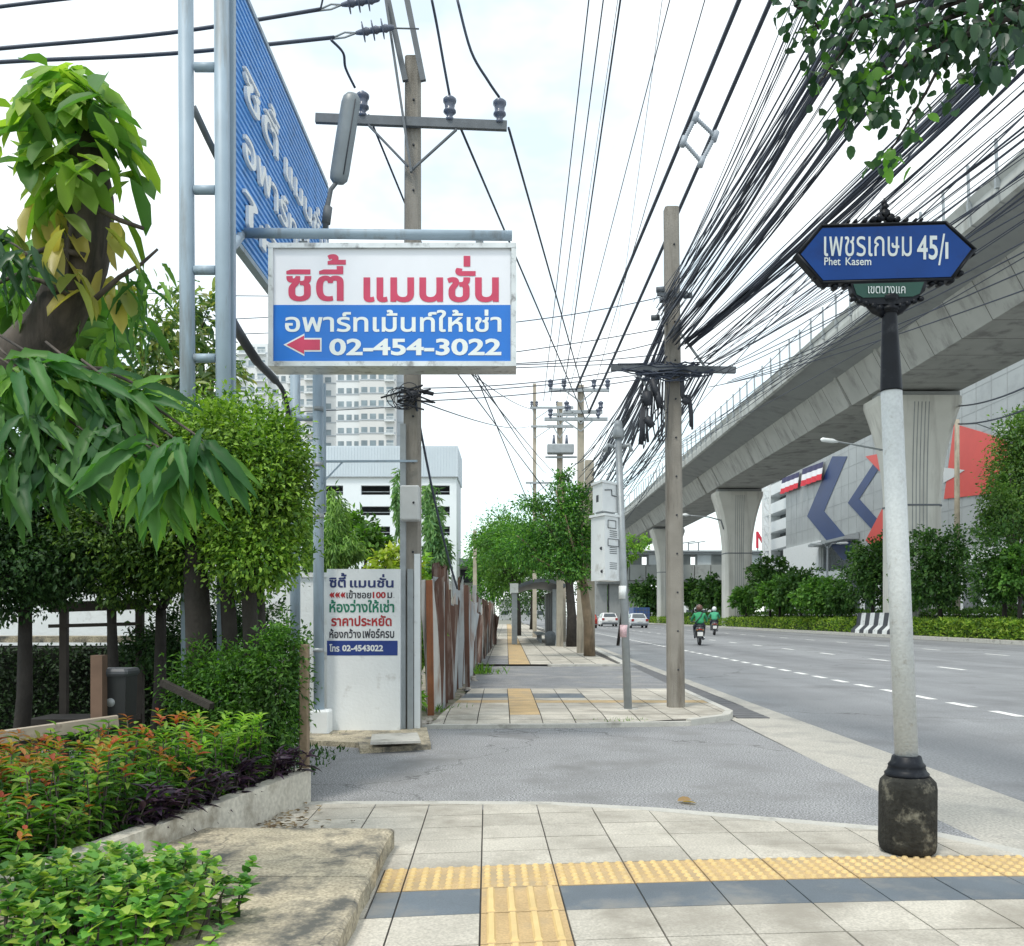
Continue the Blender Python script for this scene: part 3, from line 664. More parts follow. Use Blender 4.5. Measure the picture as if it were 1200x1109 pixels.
# ---- street light capsule by the board
t = thing('street_light', 'grey capsule street light tilted on a bracket beside the blue board', 'street light', P(381,268,9.9))
a, b = P(396,216,9.9), P(413,109,9.9); u = (b-a).normalized()
ln = (b-a).length; mb = MB(); prof = [(0,.02),(.01,.065),(.05,.1),(.12,.108),(.5,.11),(.88,.108),(.95,.095),(.99,.06),(1,.02)]
mb.tube([a+u*ln*q for q,_ in prof], [r_ for _,r_ in prof], 20)
for v in range(len(mb.v)):
    c = a + (Vector(mb.v[v])-a).dot(u)*u; w = Vector(mb.v[v])-c; mb.v[v] = tuple(c + Vector((w.x*.98,w.y*.6,w.z)))
mb.build('housing', pbr('lamp_grey', (.17,.2,.22), .4, .12, 5), t)
mb = MB(); mb.tube([P(381,268,9.9),P(384,240,9.9),P(388,222,9.9),a+u*.05],[.03,.03,.024,.024],10); mb.tube([P(382,262,9.9),P(384.5,243,9.9)],.05,12); mb.build('arm', M['darksteel'], t)
mb = MB(); mb.tube([a+u*.08+Vector((.06,-.06,0)), b-u*.1+Vector((.06,-.06,0))], .006, 5); mb.build('seam', M['black'], t)

# ================================================================== PAINTED WALL
def painted_wall():
    d = 10.9; zb = -.09
    a = P(383,857,d); b = P(468.5,667,d)
    t = thing('painted_wall', 'white plastered wall end painted with room rental writing', 'wall', ((a.x+b.x)/2,d,zb))
    mb = MB(); mb.box((a.x,d,zb),(b.x,d+.16,b.z)); wl_ = mb.build('wall', M['whitewall'], t)
    mb = MB(); p, q = P(383.2,768.3,d), P(466,751,d); mb.box((p.x,d-.003,p.z),(q.x,d+.002,q.z)); bd = mb.build('blue_band', pbr('band_blue', (.02,.05,.24), .6, .1, 6), t)
    navy = pbr('paint_navy', (.03,.045,.16), .7, .15, 9); red = pbr('paint_red', (.42,.03,.035), .7, .15, 9); grn = pbr('paint_green', (.02,.2,.12), .7, .15, 9); blk = pbr('paint_black', (.035,.035,.05), .7, .15, 9)
    dd = d - .004
    def T(s, x0,y0,x1,y1, m, bold=.02): lettering(s, rectfn(x0,y0,x1,y1,dd), m, wl_, bold)
    T('ซิตี้',385.9,671.5,406,688.8,navy,.028); T('แมนชั่น',410,673,461.3,688.8,navy,.028)
    for i in range(3):
        x = 386 + 6.4*i; pts = [(x,697.5),(x+3,693.7),(x+3,696),(x+6,694),(x+5,697.5),(x+6,701),(x+3,699),(x+3,701.3)]
        mb = MB(); mb.prism([P(px_,py_,d-.004) for px_,py_ in pts], (0,.003,0)); mb.build('arrow', red, wl_)
    T('เข้าซอย',406,691.5,435,701.5,blk); T('100',436.8,693.8,452,701.3,red,.035); T('ม.',454,694.5,462,701.3,blk)
    T('ห้องว่างให้เช่า',386,703,462,718,grn,.028); T('ราคาประหยัด',388,721,459,734,red,.028); T('ห้องกว้าง',386,737,423,748,blk,.022); T('เฟอร์ครบ',425,737,462,748,blk,.022)
    wv = M['white']
    lettering('โทร.', rectfn(386,755,399,764,d-.006), wv, bd, .03); lettering('02-4543022', rectfn(401,756,449,763.5,d-.006), wv, bd, .04)
painted_wall()
mb = MB(); mb.box((-9.5,11.6,-.1),(-2.22,11.72,1.9)); mb.box((-9.5,11.57,1.9),(-2.22,11.75,1.96)); mb.build('boundary_wall', M['whitewall'], None, label='white garden wall running behind the clipped trees', cat='wall')
mb = MB(); p = P(363,862,10.6); q = P(385,833,10.6); mb.bbox((p.x,10.6,-.1),(q.x,10.85,q.z), .02); mb.build('concrete_block', M['whitewall'], None, label='small white concrete block at the foot of the blue grey post', cat='block')
t = thing('drain_slab', 'worn concrete slab with a lid in front of the painted wall', 'slab', G(430,868,-.045))
mb = MB(); mb.prism([G(x,y,-.05)+Vector((0,0,-.04)) for x,y in ((362,874),(420,877),(422,884),(505,879),(500,858),(362,860))], (0,0,.10)); mb.build('base', M['slab'], t)
mb = MB(); mb.prism([G(x,y,.055) for x,y in ((434,873),(493,871),(489,861),(436,863))], (0,0,.025)); mb.build('lid', M['kerb'], t)

# ================================================================== UTILITY POLES
def pole_body(t, base, top, w, mat, dep=None):
    mb = MB(); n = 6; c = .18*w; dep = dep or w
    rs = []
    for i in range(n+1):
        f = i/n; p = Vector(base).lerp(Vector(top), f); k = 1.08 - .16*f; a, b = w/2*k, dep/2*k; c2 = min(a,b)*.28
        rs.append([(p.x+x,p.y+y,p.z) for x,y in ((-a+c2,-b),(a-c2,-b),(a,-b+c2),(a,b-c2),(a-c2,b),(-a+c2,b),(-a,b-c2),(-a,-b+c2))])
    mb.rings(rs, True, True, False); mb.build('pole', mat, t)
    mb = MB(); H = top[2]-base[2]; k = int(H/.55)
    for i in range(1, k):
        p = Vector(base).lerp(Vector(top), i/k); mb.tube([(p.x+.02,p.y-dep*.56,p.z),(p.x+.02,p.y-dep*.4,p.z)], .014, 8)
    mb.build('bolt_holes', M['black'], t)
def insulator(t, p, s=1.0, up=True):
    mb = MB(); pr = [(.02,0),(.05,.0),(.05,.03),(.03,.05),(.052,.08),(.075,.1),(.075,.12),(.055,.135),(.06,.17),(.062,.20),(.078,.22),(.08,.25),(.06,.27),(.03,.285),(.02,.30)]
    mb.lathe(p, [(r*s,z*s) for r,z in pr], 14); mb.build('insulator', M['porcelain'], t)

# pole behind the sign box
d = 11.2; b = G(484.5,856,-.05); b.y = d
t = thing('utility_pole', 'concrete utility pole behind the apartment sign with meter box and cable coils', 'utility pole', b, 'utility poles along the pavement'); POLE1 = t
top = P(484,70,d); pole_body(t, b, top, .205, M['pole'])
mb = MB()
for i in range(2): mb.box((b.x-.13+.005*i,d-.17,0),(b.x-.06+.005*i,d-.105,P(484,500,d).z)) if i == 0 else mb.box((b.x-.035,d-.20,.0),(b.x+.03,d-.11,P(484,668,d).z))
mb.build('cable_cover', M['galv'], t)
mb = MB(); p = P(476,690,d); mb.box((b.x-.112,d-.115,-.04),(b.x-.085,d+.11,P(0,650,d).z)); mb.box((b.x+.04,d-.118,-.04),(b.x+.113,d-.1,P(0,650,d).z)); mb.build('white_paint_band', M['whitewall'], t)
a, e = P(370,139,d-.14), P(594,148,d-.14); mb = MB(); mb.bar(a, e, .06, .11); mb.bar(a+Vector((0,.03,.05)), e+Vector((0,.03,.05)), .08, .012); xa = mb.build('crossarm', M['darksteel'], t)
for x, y in ((425,137),(527,142),(585.5,145)): insulator(t, P(x,y,d-.14), 1.05)
mb = MB(); mb.bar(P(432,147,d-.16), P(478,195,d-.16), .04, .02); mb.bar(P(535,152,d-.16), P(482,200,d-.16), .04, .02); mb.build('brace', M['darksteel'], t)
for (x0,y0,x1,y1) in ((446,-40,475,95),(469,-40,496,95)):
    mb = MB(); mb.bar(P(x0,y0,d-.13), P(x1,y1,d-.13), .07, .05, (0,1,0)); mb.build('top_arm', M['darksteel'], t)
mb = MB(); mb.bar(P(452,0,d-.2), P(482,202,d-.2), .03, .05, (0,1,0)); mb.tube([P(455,33,d-.15),P(491,34,d-.15)], .01, 6); mb.build('stay_bar', M['darksteel'], t)
p, q = P(470.5,571,d-.26), P(492.5,611,d-.26); mb = MB(); mb.bbox((p.x,d-.42,q.z),(q.x,d-.21,p.z), .015); mx_ = mb.build('meter_box', pbr('meter_grey', (.5,.52,.52), .5, .06, 6), t)
mb = MB(); c = P(484.5,589,d-.43); mb.tube([c, c+Vector((0,.02,0))], .014, 10); mb.build('lock', M['black'], mx_)
mb = MB(); rr = np.random.default_rng(3)
for k in range(9):
    c = P(480-12*rr.random(), 466+6*rr.normal()*.5, d-.16-.04*rr.random()); R0 = .07+.09*rr.random(); ax = rr.normal(size=3)*.35
    mb.tube([c + Vector((R0*math.cos(a_), ax[1]*R0*math.cos(a_), R0*.85*math.sin(a_))) for a_ in np.linspace(0,2*math.pi,16)], .0055, 5)
for k in range(10):
    c = P(474+20*rr.random(), 455+14*rr.random(), d-.13); mb.tube([c, c+Vector((.1*rr.normal(),-.05,.05*rr.normal())), c+Vector((.18*rr.normal(),-.06,-.15*rr.random()))], .012, 5)
mb.tube([P(478,462,d-.15),P(490,462,d-.15)], .05, 8); mb.tube([P(492,458,d-.16),P(508,462,d-.16)], .025, 8)
mb.build('cable_coil', M['black'], t)

# pole by the road
d = 13.4; b = P(792,832,d); b.z = 0.03
t = thing('utility_pole', 'weathered concrete utility pole at the kerb carrying the thick cable streams', 'utility pole', b, 'utility poles along the pavement')
top = P(786.5,245,d); pole_body(t, b, top, .225, M['pole'])
a, e = P(716,432,d-.15), P(868,434,d-.15)
mb = MB(); mb.bar(P(716,431,d-.17), P(862,434,d-.17), .07, .09); mb.bar(P(716,431,d+.17), P(862,434,d+.17), .07, .09); mb.build('crossarm', M['darksteel'], t)
mb = MB(); mb.bar(P(797,390,d-.2), P(826,430,d-.2), .03, .03); mb.bar(P(780,480,d-.2), P(745,437,d-.2), .03, .03); mb.build('brace', M['galv'], t)
rr = np.random.default_rng(5)
mb = MB()                                                         # cables lashed along the arm
for k in range(26):
    x0 = 724 + 60*rr.random(); x1 = 795 + 50*rr.random(); o = .1*rr.normal(size=2)
    pts = [P(x0+(x1-x0)*f, 433.5+2*rr.normal()+3*math.sin(f*3), d-.2+o[0]*.7) + Vector((0,0,o[1]*.55)) for f in np.linspace(0,1,7)]; mb.tube(pts, .011, 5)
mb.build('lashed_cables', M['cable'], t)
mb = MB()                                                         # splice cases and hanging loops
for x0,y0,x1,y1,r in ((757,460,760,475,.07),(764,445,772,470,.05),(770,460,773,478,.05),(757,490,765,500,.06),(800,468,806,473,.05)):
    mb.tube([P(x0,y0,d-.25),P(x1,y1,d-.25)], [r,r*.9], 8)
for k in range(10):
    x = 752 + 24*rr.random(); y = 440+12*rr.random(); l = 30 + 55*rr.random(); w = 3+8*rr.random()
    mb.tube([P(x,y,d-.22),P(x-w*.3,y+l*.6,d-.24),P(x+w*.2,y+l,d-.25),P(x+w,y+l*.9,d-.25),P(x+w+2,y+l*.4,d-.24),P(x+w*1.3,y+3,d-.22)], .009, 5)
for k in range(6):
    x = 796+rr.random()*6; mb.tube([P(x,437,d-.22),P(x+1,462+3*k*.4,d-.24),P(x+9,463+rr.random()*6,d-.25),P(x+11,485,d-.25),P(x+11+rr.normal(),498+8*rr.random(),d-.25)], .018, 5)
for k in range(7):
    x = 751+rr.random()*8; mb.tube([P(x,478,d-.24),P(x-1,500,d-.25),P(x+2*rr.normal(),515+8*rr.random(),d-.25)], .02, 5)
mb.build('cable_coil', M['black'], t)
mb = MB()
for x, y in ((774,340),(778,352),(801,345),(806,347),(768,373)): q = P(x,y,d-.16); mb.tube([q-Vector((.06,0,0)), q+Vector((.06,0,.01))], .045, 8)
mb.bar(P(770,345,d-.15), P(808,347,d-.15), .04, .05); mb.build('clamp', M['darksteel'], t)

# steel pole with cabinets
d = 13.1; b = P(736,835,d); b.z = .025
t = thing('cabinet_pole', 'thin grey steel pole carrying two pale metal cabinets', 'pole', b)
tp = P(724.5,512,d)
mb = MB(); mb.tube([b,tp],[.06,.05],16); mb.build('pole', M['galv'], t)
mb = MB(); mb.tube([b,b+Vector((0,0,.02))],.16,12); mb.build('foot_plate', M['kerb'], t)
mb = MB(); mb.lathe((tp.x,tp.y,tp.z-.02), [(.075,0),(.085,.03),(.085,.12),(.06,.15),(.065,.18),(.05,.25),(.02,.26)], 14)
for s in (-1,1): mb.tube([tp+Vector((s*.06,0,-.15)), tp+Vector((s*.16,-.02,-.12)), tp+Vector((s*.19,-.03,-.22))], .03, 8)
mb.build('camera_head', M['galv'], t)
def cabinet(px0,py0,px1,py1,split,name,doors):
    p, q = P(px0,py1,d), P(px1,py0,d); c = Vector((p.x+(q.x-p.x)*split, d-.28, 0))
    # plan: a corner towards the viewer
    pts = [(p.x,d+.05),(c.x,c.y),(q.x,d+.02),(q.x-(c.x-p.x)*.6,d+.33)]
    mb = MB(); mb.prism([(x,y,p.z) for x,y in pts], (0,0,q.z-p.z)); o = mb.build(name, M['white'], t)
    mb = MB(); cx = sum(x for x,_ in pts)/4; cy = sum(y for _,y in pts)/4
    mb.prism([(cx+(x-cx)*1.13,cy+(y-cy)*1.13,q.z+.002) for x,y in pts], (0,0,.035)); mb.build('lid', M['white'], o)
    fp = lambda u, v, k, off=.004: Vector((pts[k][0]+(pts[k+1][0]-pts[k][0])*u, pts[k][1]+(pts[k+1][1]-pts[k][1])*u - off, p.z+(q.z-p.z)*v))
    return o, fp
o, fp = cabinet(695,569,724,601,.3,'upper_cabinet',1)
mb = MB(); mb.add([fp(.35,.35,0),fp(.6,.35,0),fp(.6,.6,0),fp(.35,.6,0)],[(0,1,2,3)]); mb.build('vent', M['black'], o, fixn=False)
mb = MB(); mb.tube([fp(.15,.75,1,.012),fp(.6,.8,1,.012),fp(.62,.6,1,.012),fp(.9,.58,1,.012)],.008,5); mb.build('lead', M['darksteel'], o)
o, fp = cabinet(693,607,728,681,.38,'lower_cabinet',1)
mb = MB()
for v0, n in ((.68,4),(.42,4),(.18,4)):
    for i in range(n): v = v0+i*.03; mb.add([fp(.3,v,1),fp(.75,v,1),fp(.75,v+.012,1),fp(.3,v+.012,1)],[(0,1,2,3)])
mb.build('louvre', M['darksteel'], o, fixn=False)
mb = MB()
for u0,v0,u1,v1 in ((.2,.82,.68,.94),(.2,.54,.85,.65)):
    q = [fp(u0,v0,1,.012),fp(u1,v0,1,.012),fp(u1,v1,1,.012),fp(u0,v1,1,.012)]; mb = MB(); mb.tube(q+[q[0]],.006,4); mb.build('door_outline', M['darksteel'], o)
mb = MB()
for u,v in ((.75,.5),(.8,.14)): q = fp(u,v,0,.01); mb.tube([q,q+Vector((0,-.01,0))],.025,8)
mb.build('lock', M['black'], o)
mb = MB(); p = P(732,733,d-.07); mb.lathe((P(731.5,747,d).x,d,P(0,747,d).z), [(.0635,0),(.0635,.18)], 14); mb.build('sticker', pbr('pink_sticker', (.6,.42,.45), .6, .3, 18), t)
mb = MB(); mb.lathe((P(730,702,d).x,d,P(0,702,d).z), [(.0625,0),(.0625,.19)], 14); mb.build('sticker', M['white'], t)

# distant poles
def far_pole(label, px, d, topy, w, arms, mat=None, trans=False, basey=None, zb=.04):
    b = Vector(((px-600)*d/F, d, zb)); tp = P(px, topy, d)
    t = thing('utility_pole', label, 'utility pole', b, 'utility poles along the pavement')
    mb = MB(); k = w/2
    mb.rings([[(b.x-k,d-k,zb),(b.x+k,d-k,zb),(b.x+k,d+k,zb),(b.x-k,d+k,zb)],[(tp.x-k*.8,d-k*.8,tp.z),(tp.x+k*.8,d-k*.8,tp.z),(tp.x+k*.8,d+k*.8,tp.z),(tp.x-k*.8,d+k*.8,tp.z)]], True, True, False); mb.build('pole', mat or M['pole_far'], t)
    for x0, x1, y, ins in arms:
        mb = MB(); mb.bar(P(x0,y,d-.2), P(x1,y,d-.2), .09, .12); mb.bar(P((x0+px)/2,y,d-.22), P(px,y+14,d-.22), .05, .04); mb.bar(P((x1+px)/2,y,d-.22), P(px,y+14,d-.22), .05, .04); mb.build('crossarm', M['galv'], t)
        for x in ins: insulator(t, P(x,y-1,d-.2), 1.25)
    if trans:
        mb = MB(); p, q = P(px-15,533,d-.3), P(px+16,522,d-.3); mb.bbox((p.x,d-.7,p.z),(q.x,d-.25,q.z),.04); mb.bar(P(px-17,536,d-.4), P(px+20,536,d-.4), .1, .08); tr = mb.build('transformer', M['galv'], t)
        for x in (-7, 8): mb = MB(); mb.tube([P(px+x,522,d-.45),P(px+x,510,d-.45)],[.08,.04],8); mb.build('bushing', M['porcelain'], tr)
far_pole('concrete pole with two crossarms just beyond the first pavement trees', 680.5, 33, 452, .28, [(643,714,457.5,(645,661,696,712)),(638,712,491.5,(645,701)),(660,706,483,(664,704))])
far_pole('concrete pole with a transformer platform beyond the pavement trees', 656, 40, 472, .3, [(652,672,478,()),(641,672,500,()),(648,676,486,(667,))], trans=True)
far_pole('pale concrete pole farthest left above the tree tops', 626.5, 57, 450, .26, [(621,668,478,(623,629,653)),(622,668,500,()),(616,660,566,())])
far_pole('pale wooden looking pole between the bus shelter and the tree trunks', 659.5, 47, 560, .32, [])
far_pole('bare tall pole beside the leaning tan tree trunk', 690.5, 31.5, 540, .38, [])
far_pole('thin distant pole beside the small grey roof', 556.5, 60, 622, .28, [], zb=0)

# ================================================================== CABLES
def cable(p, q, r, sag, label, group, n=14, name='cable', mat=None, wob=0):
    p, q = Vector(p), Vector(q); pts = []
    for i in range(n+1):
        f = i/n; v = p.lerp(q, f); v.z -= sag*4*f*(1-f)
        if wob: v += Vector((math.sin(f*9+wob*50), 0, math.cos(f*7+wob*31)))*wob*.05
        pts.append(v)
    mb = MB(); mb.tube(pts, r, 5, smooth=True); return mb.build(name, mat or M['cable'], None, label=label, cat='cable', group=group, fixn=False)
def thru(p, q, yend):    # carry the line p -> q on until y = yend
    p, q = Vector(p), Vector(q); f = (yend - p.y)/(q.y - p.y); return p.lerp(q, f)
rr = np.random.default_rng(11)
gT = 'telecom cables streaming overhead to the kerb pole'; lT = 'black telecom cable in the broad stream from upper right to the kerb pole'
# anchors on the far pole and where they cross the frame edge: (x0,y0 at pole, spread) -> (x1,y1 at edge)
streams = [((774,360,9,16),(985,0,22,0),13,.0075),((780,374,9,14),(1003,0,16,0),16,.0075),((786,398,8,11),(1058,0,16,0),14,.008),((790,402,8,10),(1085,0,14,0),9,.008),
           ((806,404,9,7),(1203,14,0,15),26,.008),((818,420,10,6),(1203,52,0,16),8,.007),((822,424,12,6),(1203,95,0,20),8,.006),((836,430,10,4),(1203,150,0,26),9,.006),((770,372,9,14),(930,0,28,0),7,.005)]
for (ax_,ay,asx,asy),(bx,by,bsx,bsy),n,r in streams:
    for k in range(n):
        f = rr.normal(size=4)*.45
        a = P(ax_+asx*f[0], ay+asy*f[1], 13.25); x1, y1 = bx+bsx*f[2], by+bsy*f[3]
        dd = 6.6 - .0006*(x1-900) if y1 < 20 else 6.2
        e = P(x1, y1, dd); z = thru(a, e, 1.5+rr.random())
        cable(z, a, r*(.55+1.0*rr.random()**2), .03+.30*rr.random(), lT, gT, wob=.6*rr.random())
gB = 'thick cable bundles among the telecom cables'
for (a0, e0, r, lb) in (((778,380),(990,0),.018,'thick bundled cable leading to the kerb pole, leftmost of four'),((782,396),(1008,0),.016,'thick bundled cable leading to the kerb pole, second from the left'),
                    ((796,408),(1075,0),.018,'thick bundled cable leading to the kerb pole, third from the left'),((810,404),(1203,10),.03,'fattest bundled cable sloping up to the right above the street sign')):
    a = P(*a0,13.2); e = P(*e0,6.4); cable(thru(a,e,2.0), a, r, .12, lb, gB, name='cable_bundle', wob=.3)
# the sheaf continuing to the next poles
gN = 'telecom cables dropping beyond the kerb pole'
for k in range(30):
    f = rr.normal(size=3)
    a = P(784+5*f[0], 350+75*rr.random(), 13.3); e = P(692+9*rr.normal(), 560+18*rr.normal(), 31)
    cable(a, e, .009+.009*rr.random(), .1+.35*rr.random(), 'black telecom cable running from the kerb pole down towards the street trees', gN, wob=.9*rr.random())
for k in range(16):
    a = P(800+40*rr.random(), 436+2*rr.normal(), 13.4); e = P(705+15*rr.normal(), 590+20*rr.normal(), 40)
    cable(a, e, .009+.007*rr.random(), .2+.6*rr.random(), 'black telecom cable running from the crossarm end into the distance', gN, wob=.9*rr.random())
for k in range(16):                                                 # low cables over the viaduct parapet
    e = P(1203, 190+22*k+8*rr.normal(), 6.0); a = P(838+10*rr.normal(), 436+3*k, 13.4)
    if k > 6: a = P(742+6*rr.normal(), 560+6*rr.normal(), 32); e = P(1060+60*rr.normal(), 330+14*rr.normal(), 9)
    cable(thru(a, e, 4.0), a, .0055, .1+.1*rr.random(), 'thin low cable passing in front of the viaduct parapet', 'thin low cables beside the viaduct')
# power lines parallel to the street
gP = 'thin power lines along the pavement'
for (x0, x1, y1, r, lb) in ((690,637,470,.011,1),(707,645,470,.011,1),(727,661,456,.016,1),(785,664,470,.009,1),(826,696,456,.009,1),(724,655,470,.005,1),(776,712,470,.005,1)):
    e = P(x1,y1,33); a = P(x0,0,13.1); z = thru(e, a, 2.0); cable(z, e, r, .0, 'thin power line running high overhead along the pavement', gP)
for (x0, x1, y1, lb) in ((863,675,457,'left one of two thick overhead lines joined by a spacer'),(900,690,484,'right one of two thick overhead lines joined by a spacer')):
    e = P(x1,y1,32.8); a = P(x0,0,14.4); z = thru(e, a, 3.0); cable(z, e, .042, .12, lb, 'thick spaced power lines', n=20)
# their spacer
t = thing('line_spacer', 'square wire spacer clamped between the two thick overhead lines', 'line spacer', P(818,175,16.6))
q = [(810,162),(836,158),(826,186),(806,166)]
c_ = [P(x,y,16.6) for x,y in ((815,138),(838,160),(822,190),(801,166))]
mb = MB()
for i in range(4): mb.tube([c_[i].lerp(c_[(i+1)%4],q/24) for q in range(25)], [.03+.016*(q%2) for q in range(25)], 8); mb.tube([c_[i]-Vector((.03,0,.09)), c_[i]+Vector((.03,0,.09))], .055, 8)
mb.build('body', pbr('spacer_grey', (.33,.37,.42), .5, .1, 8), t)
# lines from the crossarm insulators
gI = 'power lines on the insulators behind the apartment sign'
dI = 11.06
for (pts, r, lb) in (([(506,0),(512,30),(520,75),(527,113)], .016, 'power line dropping from above onto the middle insulator'), ([(536,0),(552,60),(572,95),(585,114)], .016, 'power line dropping from above onto the right insulator'),
                     ([(388,47),(402,62),(405,80),(416,103)], .016, 'jumper wire hanging from the lower insulator string'), ([(379,-10),(378,0),(376,9)], .012, 'short jumper wire at the top edge above the blue board')):
    tubething('power_line', lb, 'cable', [P(x,y,dI-.6*(1-i/3)) for i,(x,y) in enumerate(pts)], r, M['cable'], gI, n=6)
for (x0,y0,x1,y1,dd,lb) in ((538,146,686,492,33,'power line slanting from the middle insulator to the distant pole'),(596,150,690,482,33,'power line slanting from the right insulator to the distant pole'),(432,135,640,640,40,'power line slanting from the left insulator behind the pole')):
    cable(P(x0,y0,dI), P(x1,y1,dd), .016 if dd < 40 else .014, .0, lb, gI)
# lines from the left with insulator strings
for (x0,y0,x1,y1,xs,lb) in ((0,57,396,10,397,'upper of two strain insulator strings at the top left of the pole'),(0,73,412,43,414,'lower of two strain insulator strings at the top left of the pole')):
    d1 = 10.9
    tubething('power_line', 'power line from the left, ' + lb.split(' strain')[0].split(' of two')[0] + ' of the two ending in insulator strings', 'cable', [P(-60,y0+8,10.2),P(x0,y0,10.2),P(200,(y0+y1)/2+5,10.5),P(x1-20,y1+1,d1)], .022, M['cable'], 'power lines from the left', n=6)
    t = thing('insulator_string', lb, 'insulator', P(xs,y1,d1), 'strain insulator strings')
    a = P(x1-25,y1+3,d1); b = P(xs+3,y1-4,d1); mb = MB(); mb.tube([a,P(x1-8,y1-5,d1),b],.012,6); mb.tube([a,P(x1-8,y1+1,d1),b],.012,6); mb.build('yoke', M['galv'], t)
    b2 = P(xs+48,y1-11,d1); u = (b2-b); prof = [(0,.02),(.1,.03)]
    for k in range(3): f = .18+.25*k; prof += [(f,.035),(f+.005,.11),(f+.03,.11),(f+.045,.04),(f+.1,.05),(f+.17,.035)]
    prof += [(.95,.03),(1,.02)]
    mb = MB(); mb.tube([b+u*f for f,_ in prof], [r for _,r in prof], 14); mb.build('discs', M['porcelain'], t)
tubething('power_line', 'short stretch of power line at the top left corner', 'cable', [P(-60,17,10),P(0,8,10),P(100,-4,10.2)], .02, M['cable'], 'power lines from the left', n=6)
# service drops between the two poles
gS = 'thin service wires crossing behind the apartment sign'
for k, (y0, y1, s) in enumerate(((357,348,.12),(396,385,.05),(393,400,.25),(398,415,.1),(405,425,.0),(455,424,.15),(462,436,.05),(470,440,.1))):
    cable(P(496,y0+30 if y0 < 450 else y0,11.1), P(776,y1,13.3), .007, s*.6, 'thin service wire between the pole behind the sign and the kerb pole', gS)
for k, (x0,y0,x1,y1) in enumerate(((493,380,650,590),(508,400,660,600),(530,410,655,560),(560,440,640,555),(490,470,620,500),(500,395,628,480))):
    cable(P(x0,y0,11.3), P(x1,y1,40), .010, .15*k*.3, 'thin wire slanting from the pole behind the sign into the distance', 'thin wires slanting into the distance')
cable(P(487,472,11.05), P(536,690,12.9), .016, .18, 'thick black wire drooping from the coils down to the scrap fence', None)
for k, (y0, y1) in enumerate(((375,360),(390,380),(478,476),(330,345))):
    cable(P(-30,y0,14), P(484,y1,11.3), .006, .1, 'thin wire crossing behind the clipped trees on the left', 'thin wires behind the clipped trees')

# ================================================================== VIADUCT
def vc(y): return 28.1 - .008*(y-63)
def viaduct():
    Y0, Y1 = 18, 520
    t = thing('viaduct', 'long grey concrete elevated railway deck over the middle of the road', 'viaduct', (vc(60),60,0))
    jm = pbr('girder_web', (.39,.395,.375), .9, .10, .5, stain=(.24,.24,.23), st_scale=.8, st_amt=.38, streak=True)
    nt = jm.node_tree; N = nt.nodes.new; Lk = nt.links.new; b = nt.nodes['Principled BSDF']; src = b.inputs['Base Color'].links[0].from_socket
    tc = N('ShaderNodeTexCoord'); sx = N('ShaderNodeSeparateXYZ'); Lk(tc.outputs['Object'], sx.inputs[0]); m1 = N('ShaderNodeMath'); m1.operation = 'PINGPONG'; m1.inputs[1].default_value = 1.6; Lk(sx.outputs['Y'], m1.inputs[0])
    m2 = N('ShaderNodeMath'); m2.operation = 'LESS_THAN'; m2.inputs[1].default_value = .035; Lk(m1.outputs[0], m2.inputs[0]); mm = N('ShaderNodeMixRGB'); mm.inputs['Color2'].default_value = (.12,.12,.11,1)
    Lk(m2.outputs[0], mm.inputs['Fac']); Lk(src, mm.inputs['Color1']); Lk(mm.outputs['Color'], b.inputs['Base Color'])
    ys = np.arange(Y0, Y1, 12.0)
    def strip(prof): # closed profile extruded along the line
        mb = MB(); mb.rings([[(vc(y)+x, y, z) for x, z in prof] for y in ys], True, True, False); return mb
    strip([(-2.9,17.0),(2.9,17.0),(4.0,19.05),(-4.0,19.05)]).build('girder', jm, t)
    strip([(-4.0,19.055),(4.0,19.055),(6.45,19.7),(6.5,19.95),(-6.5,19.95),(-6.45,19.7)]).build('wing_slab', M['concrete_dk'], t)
    # diaphragm ribs near each pier where the girder steps
    for k in range(9):
        y = 63 + 47.5*k
        for s in (-1,1): 
            yy = y + s*3.6
            mb = MB(); mb.prism([(vc(yy)-3.05,yy-.15,16.95),(vc(yy)-4.15,yy-.15,19.1),(vc(yy)-3.6,yy-.15,19.1),(vc(yy)-2.5,yy-.15,16.95)], (0,.3,0)); mb.build('segment_joint', M['concrete'], t)
    mb = MB(); gl = MB(); ps = MB()
    y = Y0
    while y < 330:
        st = 2.4 if y < 150 else 6
        for s in (-1,):
            prof = [(-6.5,19.62),(-6.72,19.7),(-6.78,20.2),(-6.72,20.6),(-6.9,20.95),(-6.75,20.98),(-6.52,20.6),(-6.5,19.96)]
            mb.rings([[(vc(yy)+x, yy, z) for x, z in prof] for yy in (y+.07, y+st-.07)], True, True, False)
        if y < 200:
            jm_ = MB(); jm_.rings([[(vc(yy)+x-.012, yy, z) for x, z in prof[:6]] + [(vc(yy)-6.5,yy,20.6),(vc(yy)-6.5,yy,19.62)] for yy in (y-.075,y+.065)], True, True, False); jm_.build('panel_joint', M['concrete_dk'], t)
        if y < 220:
            xx = vc(y)-6.85; ps = MB(); gl = MB(); ps.bar((xx,y,20.6),(xx-.05,y,22.5),.11,.1,(0,1,0)); ps.bar((xx+.02,y,20.3),(xx,y,20.75),.2,.16,(0,1,0))
            gl.add([(xx-.02,y+.07,21.0),(xx-.02,y+st-.07,21.0),(xx-.05,y+st-.07,22.4),(xx-.05,y+.07,22.4)],[(0,1,2,3)])
            ps.build('barrier_post', M['galv'], t); gl.build('barrier_panel', M['clear'], t, fixn=False)
        y += st
    mb.build('parapet', M['parapet'], t)
    mb = MB(); mb.rings([[(vc(yy)+x, yy, z) for x, z in [(6.5,19.62),(6.75,19.7),(6.9,20.98),(6.7,20.98),(6.5,19.96)]] for yy in (Y0,330)], True, True, False); mb.build('parapet', M['parapet'], t)
viaduct()
